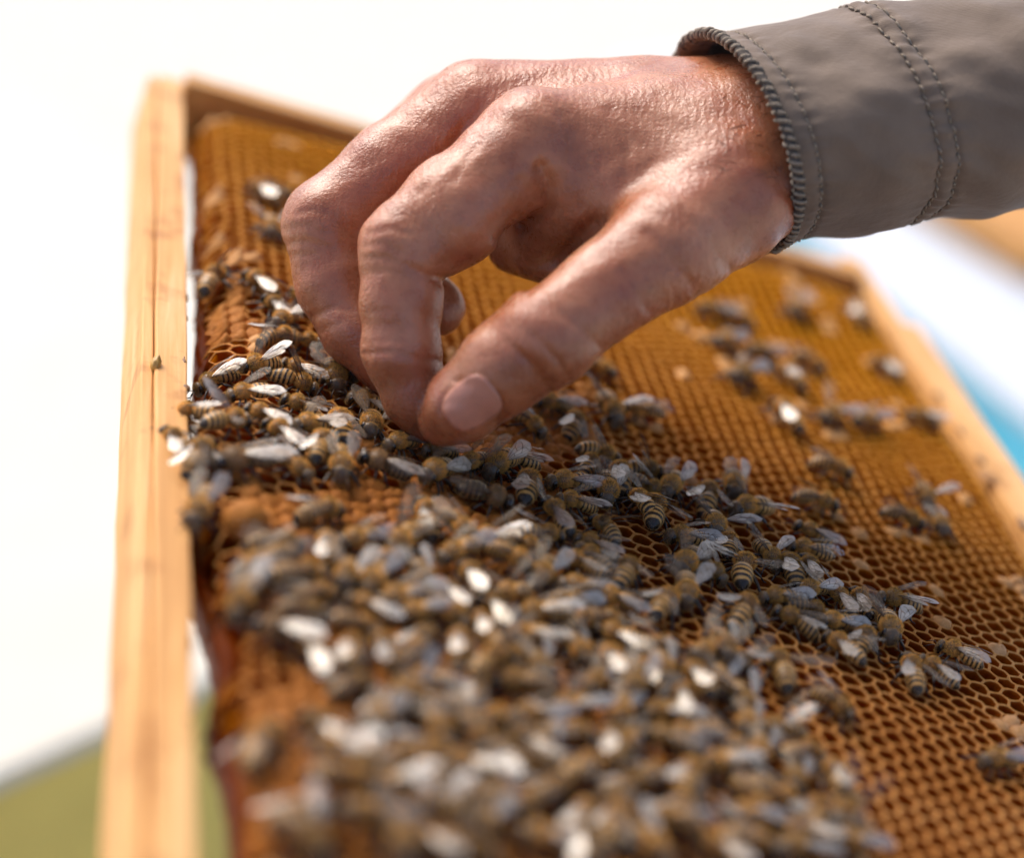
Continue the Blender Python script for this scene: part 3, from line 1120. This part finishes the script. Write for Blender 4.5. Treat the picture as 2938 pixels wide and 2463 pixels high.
LBL = {
    'edge': ("honey bee on comb edge beside wood", "bees beside the bottom bar"),
    'finger': ("honey bee near the pinching fingers", "bees next to the fingertips"),
    'drones': ("stout dark drone among worker bees near the bottom bar", "drones near the bottom bar"),
    'capped': ("honey bee on bumpy sealed brood", "bees on the sealed brood"),
    'mid': ("honey bee between brood and cells", "bees between the thumb and the open cells"),
    'middrone': ("big-eyed brown drone walking on sealed brood below the thumb", None),
    'right': ("honey bee on open orange cells", "bees on the open cells"),
    'far': ("blurred honey bee on golden comb", "bees on the golden comb by the top bar"),
    'corner': ("honey bee behind the curled fingers", "bees behind the curled fingers"),
    'low': ("blurred honey bee near the dark edge", "bees crowded by the comb edge"),
    'lower': ("blurred honey bee below the open cells", "bees crowded below the open cells"),
}
WTXT = {'f': 'with folded wings', 'o': 'with half-open wings', 's': 'with wings spread', 'r': 'with raised wings'}
def facing(a):
    a = math.degrees(a) % 360
    if a < 45 or a >= 315: return "toward the top bar"
    if a < 135: return "toward the far end bar"
    if a < 225: return "toward the bottom bar"
    return "away from the hand"


placed = []
nb = 0
brs = random.Random(5)
LENS = []
for key, (reg, txt) in SEEN.items():
    for item in txt.split(','):
        a_, b_, c_, d_, w_ = item.split()
        hx, hy, tx, ty = (float(q) for q in (a_, b_, c_, d_))
        hu, hv = (reg[0] + hx / reg[2]) * SS, (reg[1] + hy / reg[2]) * SS
        tu, tv = (reg[0] + tx / reg[2]) * SS, (reg[1] + ty / reg[2]) * SS
        P1 = on_plane(hu, hv, 0.0045); P2 = on_plane(tu, tv, 0.0045)
        dirv = P1 - P2
        hd = math.atan2(dirv.y, dirv.x)
        fac = facing(hd)
        ctr = (P1 + P2) / 2
        drone = 'd' in w_
        w0 = w_[0]
        sc = min(1.36, max(1.12, dirv.length / 0.0128 * 1.12)); LENS.append(dirv.length)
        if drone: sc = min(1.3, max(1.12, dirv.length / 0.0138 * 1.1))
        close = sum(1 for (x_, y_) in placed if math.hypot(x_ - ctr.x, y_ - ctr.y) < 0.0048)
        e = add_bee(ctr.x, ctr.y, hd, sc, w0, 'd' if drone else brs.choice((0, 0, 1, 2, 3, 4)), lift=0.0022 * min(close, 2), tilt=(brs.uniform(-.10, .10), brs.uniform(-.14, .14)), rs=brs)
        placed.append((ctr.x, ctr.y))
        nb += 1
        base, grp = LBL[key]
        if drone and key == 'low':
            tag(e, "blurred grey drone with pale wings near the dark comb edge", "bee")
        else:
            lab = base
            if key not in ('drones', 'middrone'):
                head, tail = base.split(' ', 2)[:2], None
                lab = base.replace("honey bee", "honey bee " + WTXT[w0] + " headed " + fac, 1)
                grp = grp + " " + WTXT[w0] + " headed " + fac
            tag(e, lab, "bee", grp)


# the dense crowd in the foreground, filled in between the ones picked out above
def inpoly(x, y, poly):
    c = False
    j = len(poly) - 1
    for i in range(len(poly)):
        if (poly[i][1] > y) != (poly[j][1] > y) and x < (poly[j][0] - poly[i][0]) * (y - poly[i][1]) / (poly[j][1] - poly[i][1]) + poly[i][0]:
            c = not c
        j = i
    return c


CROWD = [(520, 1130), (700, 1100), (860, 1060), (1010, 1110), (1190, 1200), (1290, 1300), (1480, 1370), (1560, 1480), (1700, 1560), (1760, 1760), (640, 1760), (620, 1600), (730, 1500), (700, 1380), (560, 1300)]
tries = 0
fill = 0
while tries < 5000 and fill < 120:
    tries += 1
    x_, y_ = brs.uniform(500, 1800), brs.uniform(1050, 1758)
    if not inpoly(x_, y_, CROWD): continue
    P1 = on_plane(x_ * DS, y_ * DS, 0.003)
    if P1.y < YN + 0.01: continue
    dmin = min(math.hypot(P1.x - q[0], P1.y - q[1]) for q in placed)
    if dmin < 0.0082: continue
    w0 = brs.choice('ffffffoor')
    hd = brs.uniform(0, 6.283)
    fac = facing(hd)
    e = add_bee(P1.x, P1.y, hd, brs.uniform(1.1, 1.25), w0, brs.choice((0, 1, 2, 3, 4)), lift=brs.choice((0, 0, 0, .0025)), tilt=(brs.uniform(-.2, .2), brs.uniform(-.2, .2)), rs=brs)
    placed.append((P1.x, P1.y)); fill += 1
    tag(e, "blurred honey bee " + WTXT[w0] + " headed " + fac + " in the foreground", "bee", "foreground throng of bees " + WTXT[w0] + " headed " + fac)
print("bees", nb, fill, np.percentile(LENS, [10, 25, 50, 75, 90]))

# bee pinched between thumb and index finger
P1 = on_plane((1180 + 40 / 2.3333) * SS, (1100 + 450 / 2.3333) * SS, 0.005)
P2 = on_plane((1180 + 330 / 2.3333) * SS, (1100 + 470 / 2.3333) * SS, 0.005)
e = add_bee((P1.x + P2.x) / 2, (P1.y + P2.y) / 2, math.atan2(P1.y - P2.y, P1.x - P2.x), 1.0, 'f', 4, lift=0.001, rs=brs)
tag(e, "dark honey bee directly under the tips of thumb and index finger", "bee")


# ------------------------------------------------------------------ hand (implicit surface, meshed)
def Cm(x, y, z):
    """camera-space millimetres (right, up, away) from picture point and depth in mm"""
    return np.array([(x * DS - W / 2) / FPX * z, (H / 2 - y * DS) / FPX * z, z], dtype=np.float32)


def rcone(P, a, b, r1, r2):
    ba = b - a
    l2 = float(ba.dot(ba)); rr = r1 - r2
    a2 = l2 - rr * rr; il2 = 1.0 / l2
    pa = P - a
    y = pa @ ba
    z = y - l2
    x2 = ((pa * l2 - y[:, None] * ba) ** 2).sum(1)
    y2 = y * y * l2; z2 = z * z * l2
    k = np.sign(rr) * rr * rr * x2
    out = (np.sqrt(np.maximum(x2 * a2 * il2, 0)) + y * rr) * il2 - r1
    c1 = np.sign(z) * a2 * z2 > k
    out = np.where(c1, np.sqrt(x2 + z2) * il2 - r2, out)
    c2 = (~c1) & (np.sign(y) * a2 * y2 < k)
    out = np.where(c2, np.sqrt(x2 + y2) * il2 - r1, out)
    return out


def smin(a, b, k):
    h = np.maximum(k - np.abs(a - b), 0) / k
    return np.minimum(a, b) - h * h * k * 0.25


def chain(P, pts, k=2.0):
    d = None
    for (p, q) in zip(pts[:-1], pts[1:]):
        c = rcone(P, Cm(*p[:3]), Cm(*q[:3]), p[3], q[3])
        d = c if d is None else smin(d, c, k)
    return d


THUMB = [(908, 866, 592, 6.6), (950, 828, 587, 9.6), (1035, 752, 582, 11.6), (1120, 690, 579, 12.9), (1235, 598, 583, 12.4), (1370, 505, 590, 15.0), (1480, 410, 602, 18.0), (1600, 325, 614, 17.5)]
INDEX = [(1090, 300, 606, 14.5), (1015, 362, 603, 14.2), (928, 435, 599, 14.2), (832, 515, 597, 12.2), (822, 612, 596, 10.5), (822, 718, 597, 10.0), (852, 810, 600, 8.6), (872, 868, 602, 5.6)]
MIDDLE = [(975, 240, 634, 15.0), (800, 350, 629, 12.8), (672, 465, 625, 12.2), (690, 580, 624, 11.2), (730, 672, 622, 10.0), (800, 762, 620, 7.6)]
RING = [(930, 250, 660, 14.0), (790, 350, 660, 12.0), (735, 470, 657, 11.4), (815, 560, 650, 10.0), (895, 632, 640, 8.0)]
PINKY = [(960, 300, 678, 12.0), (880, 380, 678, 9.8), (850, 440, 674, 9.0), (890, 500, 668, 7.4)]
PALM = [
    [(1090, 300, 608, 14), (1350, 292, 614, 16.5), (1610, 290, 616, 20)],
    [(985, 240, 634, 15), (1300, 245, 634, 16.5), (1620, 262, 632, 20)],
    [(940, 255, 658, 14), (1250, 265, 652, 16.5), (1620, 275, 645, 19)],
    [(970, 305, 676, 12.5), (1250, 340, 664, 16), (1600, 300, 650, 19)],
    [(1165, 405, 613, 13.0), (1300, 400, 608, 15.5), (1450, 360, 608, 17)],
    [(1062, 500, 634, 8.5), (1130, 490, 626, 11.5), (1240, 420, 622, 16)],
    [(1180, 420, 648, 14), (1400, 380, 640, 19)],
    [(1610, 300, 618, 20), (2050, 215, 624, 19)],
    [(1610, 285, 638, 20), (2050, 200, 642, 19)],
]
# grooves: polylines in the picture, depth mm, width mm, only nearer than zmax
GROOVES = [
    ([(1108, 345), (1124, 385), (1122, 425), (1085, 458), (1030, 488)], 1.9, 2.1, 616),
    ([(1066, 372), (1092, 402), (1082, 435), (1040, 462)], 0.8, 2.0, 612),
    ([(1218, 455), (1151, 518), (1084, 586)], 2.2, 2.0, 618),
    ([(1180, 300), (1200, 350), (1190, 410)], 0.9, 4.0, 614),
    ([(1075, 728), (1105, 760), (1130, 800)], 0.55, 0.9, 590), ([(1040, 700), (1075, 740), (1098, 780)], 0.45, 0.9, 590),
    ([(1095, 690), (1140, 735), (1165, 775)], 0.5, 0.9, 590), ([(1060, 715), (1092, 752), (1115, 790)], 0.35, 0.8, 590),
    ([(1150, 640), (1210, 700)], 0.35, 0.9, 590),
    ([(752, 505), (790, 500), (825, 520)], 0.45, 0.9, 600), ([(748, 530), (790, 528), (840, 548)], 0.45, 0.9, 600), ([(755, 480), (800, 470), (840, 480)], 0.4, 0.9, 600),
    ([(905, 568), (930, 590), (945, 600)], 1.0, 1.4, 604), ([(850, 555), (900, 575), (935, 582)], 0.7, 1.2, 600),
    ([(750, 725), (800, 722), (860, 735), (900, 742)], 0.5, 0.9, 602), ([(750, 705), (800, 700), (850, 708)], 0.3, 0.9, 602),
    ([(585, 470), (625, 462), (670, 480)], 0.45, 1.0, 630), ([(590, 500), (630, 495), (680, 510)], 0.4, 1.0, 630),
    ([(950, 250), (935, 285), (905, 310)], 0.5, 1.5, 625), ([(990, 215), (960, 255), (925, 300)], 0.5, 1.4, 622), ([(1030, 200), (1000, 240), (975, 280)], 0.4, 1.4, 618),
    ([(770, 560), (800, 556), (830, 566)], 0.3, 0.7, 602), ([(760, 640), (800, 636)], 0.25, 0.7, 602), ([(610, 440), (640, 430), (668, 438)], 0.4, 0.8, 632), ([(600, 525), (650, 520)], 0.3, 0.8, 632),
    ([(640, 650), (690, 630), (720, 640)], 0.35, 0.8, 630), ([(655, 680), (700, 662)], 0.3, 0.8, 630),
    ([(1180, 660), (1230, 712)], 0.35, 0.9, 596), ([(1275, 560), (1330, 640)], 0.4, 1.2, 600), ([(1330, 480), (1400, 560), (1430, 600)], 0.5, 1.6, 604), ([(1400, 430), (1470, 520), (1500, 560)], 0.4, 1.4, 606),
    ([(1150, 240), (1170, 280), (1168, 330)], 0.5, 1.3, 606), ([(1250, 230), (1290, 290), (1280, 360)], 0.4, 1.5, 606), ([(960, 800), (985, 770), (1012, 752)], 0.2, 0.7, 596),
    ([(905, 330), (880, 372), (862, 395)], 0.3, 1.2, 606), ([(980, 300), (945, 345), (930, 372)], 0.3, 1.2, 606),
    # groove round the nail
    ([(935, 783), (975, 788), (1018, 812), (1034, 842), (1015, 866)], 0.7, 0.8, 592), ([(922, 798), (908, 822), (905, 850)], 0.45, 0.8, 594),
]
BUMPS = [((1080, 222), 597, 9, 1.0), ((800, 455), 590, 7, 1.0), ((640, 415), 618, 7, 1.1), ((1210, 300), 600, 9, 1.0), ((1145, 400), 600, 5.5, 1.6), ((985, 820), 580, 9, 0.5), ((1170, 350), 600, 7, .8)]


def hand_sdf(P):
    palm = None
    for c in PALM:
        d = chain(P, c, 3)
        palm = d if palm is None else smin(palm, d, 9.0)
    tot = None
    for f, k in ((THUMB, 7.0), (INDEX, 5.0), (MIDDLE, 5.0), (RING, 5.0), (PINKY, 5.0)):
        d = smin(palm, chain(P, f, 2.4), k)
        tot = d if tot is None else smin(tot, d, 0.9)
    # surface relief
    U = P[:, 0] / P[:, 2] * 605.0
    V = P[:, 1] / P[:, 2] * 605.0
    near = np.abs(tot) < 6
    for pts, dep, wid, zmax in GROOVES:
        q = [Cm(x, y, 605.0)[:2] for x, y in pts]
        dd = np.full(len(P), 1e9, dtype=np.float32)
        for s0, s1 in zip(q[:-1], q[1:]):
            e = s1 - s0
            t_ = np.clip(((U - s0[0]) * e[0] + (V - s0[1]) * e[1]) / e.dot(e), 0, 1)
            dd = np.minimum(dd, (U - s0[0] - e[0] * t_) ** 2 + (V - s0[1] - e[1] * t_) ** 2)
        tot = tot + np.where(near & (P[:, 2] < zmax), dep * np.exp(-dd / (wid * wid)), 0)
    for (c, z, wid, hgt) in BUMPS:
        c3 = Cm(c[0], c[1], z)
        dd = ((P - c3) ** 2).sum(1)
        tot = tot - hgt * np.exp(-dd / (wid * wid * 1.6))
    # slow unevenness of flesh
    tot = tot + 0.22 * np.sin(P[:, 0] * 0.31 + 1.7 * np.sin(P[:, 1] * .23)) * np.sin(P[:, 1] * 0.37 + P[:, 2] * .19)
    return tot


def mesh_sdf(lo, hi, h):
    n = np.ceil((hi - lo) / h).astype(int) + 1
    n = ((n + 2) // 3) * 3 + 1
    ax = [lo[i] + h * np.arange(n[i]) for i in range(3)]
    # coarse pass on every third sample
    cx = [a_[::3] for a_ in ax]
    G = np.stack(np.meshgrid(*cx, indexing='ij'), -1).reshape(-1, 3).astype(np.float32)
    dc = hand_sdf(G).reshape([len(c) for c in cx])
    val = np.repeat(np.repeat(np.repeat(dc, 3, 0), 3, 1), 3, 2)[:n[0], :n[1], :n[2]].copy()
    fine = np.abs(val) < h * 3 * 1.75 + 2.0
    # the nearest coarse sample of a fine one sits up to three steps below it; widen to be safe
    for axx in range(3):
        fine = fine | np.roll(fine, 2, axx) | np.roll(fine, -1, axx)
    idx = np.argwhere(fine)
    Pf = np.stack([ax[i][idx[:, i]] for i in range(3)], -1).astype(np.float32)
    out = np.empty(len(Pf), dtype=np.float32)
    for s in range(0, len(Pf), 200000):
        out[s:s + 200000] = hand_sdf(Pf[s:s + 200000])
    val[idx[:, 0], idx[:, 1], idx[:, 2]] = out
    neg = val < 0
    cn = [q - 1 for q in n]
    acc = np.zeros(cn + [3], dtype=np.float32)
    cnt = np.zeros(cn, dtype=np.float32)
    sl = lambda o: tuple(slice(o[i], o[i] + cn[i]) for i in range(3))
    corners = [(i, j, k) for i in (0, 1) for j in (0, 1) for k in (0, 1)]
    for a_ in corners:
        for axx in range(3):
            if a_[axx]: continue
            b_ = list(a_); b_[axx] = 1
            va, vb = val[sl(a_)], val[sl(b_)]
            cr = (va < 0) != (vb < 0)
            t_ = np.where(cr, va / np.where(cr, va - vb, 1), 0)
            for c in range(3):
                acc[..., c] += np.where(cr, a_[c] + (t_ if c == axx else 0), 0)
            cnt += cr
    act = cnt > 0
    vid = np.full(cn, -1, dtype=np.int64)
    ii = np.argwhere(act)
    vid[act] = np.arange(len(ii))
    V = (ii + acc[act] / cnt[act][:, None]) * h + lo
    quads = []
    for axx in range(3):
        o1, o2 = [(1, 2), (2, 0), (0, 1)][axx]
        sa = [slice(None)] * 3; sb = [slice(None)] * 3
        sa[axx] = slice(0, -1); sb[axx] = slice(1, None)
        na, nb_ = neg[tuple(sa)], neg[tuple(sb)]
        ed = np.argwhere(na != nb_)
        ok = (ed[:, o1] > 0) & (ed[:, o2] > 0) & (ed[:, o1] < cn[o1]) & (ed[:, o2] < cn[o2])
        ed = ed[ok]
        flip = na[ed[:, 0], ed[:, 1], ed[:, 2]]

        def cell(d1_, d2_):
            e = ed.copy(); e[:, o1] -= d1_; e[:, o2] -= d2_
            return vid[e[:, 0], e[:, 1], e[:, 2]]
        q = np.stack([cell(1, 1), cell(0, 1), cell(0, 0), cell(1, 0)], -1)
        q[~flip] = q[~flip][:, ::-1]
        quads.append(q)
    F = np.concatenate(quads)
    F = F[(F >= 0).all(1)]
    # relax the grid pattern
    for _ in range(1):
        s = np.zeros_like(V); c = np.zeros(len(V))
        for k in range(4):
            a_, b_ = F[:, k], F[:, (k + 1) % 4]
            np.add.at(s, a_, V[b_]); np.add.at(c, a_, 1)
            np.add.at(s, b_, V[a_]); np.add.at(c, b_, 1)
        V = V * 0.5 + 0.5 * s / np.maximum(c, 1)[:, None]
    return V, F


lo = np.array([Cm(1820, 100, 640)[0] * 0 + Cm(540, 0, 640)[0], Cm(0, 950, 600)[1], 560.0])
hi = np.array([Cm(1800, 0, 610)[0], Cm(0, -20, 640)[1], 712.0])
HV, HF = mesh_sdf(lo, hi, 0.66)
print("hand", len(HV), len(HF))
AR = np.array([RIGHT, UP, FWD])


def cam2world(V):
    return (np.asarray(V) / 1000.0) @ AR + np.array(CAMLOC)


wrist = cam2world(Cm(1610, 290, 625))
person = empty("person", Matrix.Translation(tuple(wrist)))
tag(person, "bare weathered hand in a taupe jacket sleeve pinching at the comb", "person")


def to_person(V):
    return [tuple(p) for p in (cam2world(V) - wrist)]


hand = mesh("hand", to_person(HV), HF, M_skin, person)


def march(x, y, zs=560.0, ze=720.0):
    """first point of the hand's surface along the sight line"""
    t_ = np.arange(zs, ze, 0.25, dtype=np.float32)
    P = np.stack([Cm(x, y, 1.0) * q for q in t_]).astype(np.float32)
    d = hand_sdf(P)
    k = np.argmax(d < 0)
    if d[k] >= 0: return None
    return P[k]


# thumbnail, laid on the thumb's surface and slightly domed
ctr = np.array([966.0, 828.0]); axd = np.array([-0.80, 0.60]); crs = np.array([0.60, 0.80])
nv_, nf_ = [], []
GU, GV = 16, 14
base_pts = {}
for i in range(GU + 1):
    for j in range(GV + 1):
        a_ = (i / GU * 2 - 1); b_ = (j / GV * 2 - 1)
        # superellipse outline, squarer at the cuticle sides
        rr = max(abs(a_), abs(b_))
        ang = math.atan2(b_, a_)
        k = rr / max(1e-6, (abs(math.cos(ang)) ** 3.2 + abs(math.sin(ang)) ** 3.2) ** (1 / 3.2))
        aa, bb_ = k * math.cos(ang), k * math.sin(ang)
        p2 = ctr + axd * aa * 57 + crs * bb_ * 47 * (1.0 - 0.10 * aa)
        s = march(p2[0], p2[1])
        s = np.array(Cm(p2[0], p2[1], 590.0)) if s is None else s
        lift = 0.55 * (1 - rr ** 3) - 0.05
        s = s * (1 - lift / s[2])
        nv_.append(s)
for i in range(GU):
    for j in range(GV):
        a_ = i * (GV + 1) + j
        nf_.append((a_, a_ + 1, a_ + GV + 2, a_ + GV + 1))
NV = np.array(nv_).reshape(GU + 1, GV + 1, 3)
for _ in range(6):
    Z = NV[..., 2].copy()
    Z[1:-1, 1:-1] = (Z[:-2, 1:-1] + Z[2:, 1:-1] + Z[1:-1, :-2] + Z[1:-1, 2:] + 2 * Z[1:-1, 1:-1]) / 6
    NV[..., 2] = Z
nail = mesh("thumbnail", to_person(NV.reshape(-1, 3)), nf_, M_nail, hand)
sm = nail.modifiers.new("solid", 'SOLIDIFY'); sm.thickness = 0.0005; sm.offset = -1

# hairs on the wrist by the cuff
hv_, hf_ = [], []
hr = random.Random(3)
for _ in range(30):
    x0, y0 = hr.uniform(1480, 1610), hr.uniform(195, 370)
    an = hr.uniform(-0.9, 0.5) + math.pi * (1 if hr.random() < .6 else 0.9)
    ln = hr.uniform(18, 62)
    pts = []
    for k in range(6):
        f = k / 5
        x, y = x0 + math.cos(an + f * .5) * ln * f, y0 - math.sin(an + f * .5) * ln * f
        s = march(x, y)
        if s is None: break
        pts.append(s * (1 - (0.12 + 0.9 * f * (1 - f * .3)) / s[2]))
    if len(pts) < 6: continue
    w_ = cam2world(np.array(pts)) - wrist
    vv, ff = tube([Vector(q) for q in w_], [0.00005, 0.00005, 0.00004, 0.00004, 0.00003, 0.00001], 4)
    o_ = len(hv_)
    hv_.extend(vv); hf_.extend(tuple(q + o_ for q in f) for f in ff)
tag(mesh("wrist_hair", hv_, hf_, M_hair, hand), kind="stuff")

# ------------------------------------------------------------------ sleeve
SC0, SC1 = Cm(1506, 290, 629), Cm(2260, 170, 640)
E1a, E1b = Cm(1566, 50, 634) - Cm(1588, 285, 634), None
NR, NTH = 150, 220


def sleeve_pt(s, th, off=0.0):
    """s millimetres from the cuff's edge along the arm, th around it (0 = top, pi/2 = toward the camera)"""
    ax_ = (SC1 - SC0); ln = np.linalg.norm(ax_); ax_ = ax_ / ln
    grow = 1.0 + 0.0010 * s
    c, sn = math.cos(th), math.sin(th)
    e1 = np.array([-0.33, 0.945, 0.0]) * (30.3 if c > 0 else 30.2) * grow
    e2 = np.array([0.19, -0.06, -0.98]) * 46.0 * grow
    p = SC0 + ax_ * s + e1 * c + e2 * sn
    nrm = (e1 * c / 30 + e2 * sn / 46); nrm /= np.linalg.norm(nrm)
    r_ = off
    # slack folds between hem and elbow
    q = Vector((s * 0.045, c * 1.6, sn * 1.6))
    fade = min(1, max(0, (s - 4) / 12))
    r_ += fade * (2.4 * mnoise.noise(q) + 1.5 * mnoise.noise(Vector((s * .09 + c * 2, c * 4.0, sn * 4.0 + s * .05))))
    # seams: pucker next to stitch rows
    for st in (6.2, 38.0, 42.8):
        g = math.exp(-((s - st) / 1.1) ** 2)
        r_ -= 0.75 * g
        g2 = math.exp(-((s - st) / 3.2) ** 2)
        r_ += 0.5 * g2 * math.sin(th * 46 + 3 * mnoise.noise(Vector((th * 3, st, 0)))) * (0.6 + mnoise.noise(Vector((th * 5, st, 4))))
    if s < 6.2:
        r_ += 0.55
    if 38 < s < 42.8:
        r_ += 0.35
    return p + nrm * r_


sv, sf = [], []
svals = list(np.concatenate([np.linspace(0, 48, 96), np.linspace(48.8, 118, 55)[0:]]))
for s in svals:
    for k in range(NTH):
        sv.append(sleeve_pt(float(s), 2 * math.pi * k / NTH))
for i in range(len(svals) - 1):
    for k in range(NTH):
        a_, b_ = i * NTH + k, i * NTH + (k + 1) % NTH
        sf.append((a_, b_, b_ + NTH, a_ + NTH))
sleeve = mesh("sleeve", to_person(sv), sf, M_cloth, person)
so = sleeve.modifiers.new("solid", 'SOLIDIFY'); so.thickness = 0.0012; so.offset = -1
tag(sleeve)


def ring_tube(s, off, rad, nseg, wob=0.0):
    pts = []
    for k in range(nseg):
        th = 2 * math.pi * k / nseg
        pts.append(sleeve_pt(s + wob * mnoise.noise(Vector((th * 14, s, 0))), th, off + wob * mnoise.noise(Vector((th * 17, s, 5)))))
    pts = [Vector(q) for q in to_person(np.array(pts))]
    vv, ff = [], []
    n = 8
    for i, p in enumerate(pts):
        d = (pts[(i + 1) % nseg] - pts[i - 1]).normalized()
        a_ = d.orthogonal().normalized(); b_ = d.cross(a_)
        ctr_ = Vector((0, 0, 0))
        a_ = (p - Vector(to_person([SC0])[0])); a_ = (a_ - d * a_.dot(d)).normalized(); b_ = d.cross(a_)
        for k in range(n):
            an = 2 * math.pi * k / n
            vv.append(p + a_ * (rad * math.cos(an)) + b_ * (rad * math.sin(an)))
    for i in range(nseg):
        for k in range(n):
            q, w = i * n + k, i * n + (k + 1) % n
            q2, w2 = ((i + 1) % nseg) * n + k, ((i + 1) % nseg) * n + (k + 1) % n
            ff.append((q, w, w2, q2))
    return vv, ff


vv, ff = ring_tube(-0.3, 0.3, 0.00125, 260, 0.5)
cuff = mesh("cuff_edge", vv, ff, M_darkedge, sleeve)
# overlock thread wound round the frayed edge
turns = 88
pts = []
for k in range(turns * 12):
    th = 2 * math.pi * k / (turns * 12)
    ph = 2 * math.pi * k / 12
    r_ = 1.38 + 0.7 * mnoise.noise(Vector((th * 20, 0, 3)))
    pts.append(sleeve_pt(-0.3 + 0.5 * mnoise.noise(Vector((th * 14, 0, 0))) + r_ * math.sin(ph), th, 0.3 + r_ * math.cos(ph)))
vv, ff = tube([Vector(q) for q in to_person(np.array(pts))], 0.00058, 5)
mesh("overlock_thread", vv, ff, M_thread, cuff)


def stitches(s, count, ln, rad):
    vx, fx = [], []
    for k in range(count):
        t0 = 2 * math.pi * k / count; t1 = t0 + 2 * math.pi / count * ln
        pts = []
        for i in range(5):
            f = i / 4
            pts.append(sleeve_pt(s + 0.25 * (f - .5), t0 + (t1 - t0) * f, -0.05 + 0.55 * math.sin(f * math.pi)))
        vv, ff = tube([Vector(q) for q in to_person(np.array(pts))], [rad * .7, rad, rad, rad, rad * .7], 5)
        o_ = len(vx)
        vx.extend(vv); fx.extend(tuple(q + o_ for q in f) for f in ff)
    tag(mesh("stitching", vx, fx, M_thread, sleeve), kind="stuff")


stitches(6.2, 84, 0.74, 0.00042)
stitches(38.0, 78, 0.70, 0.00036)
stitches(42.8, 78, 0.70, 0.00036)
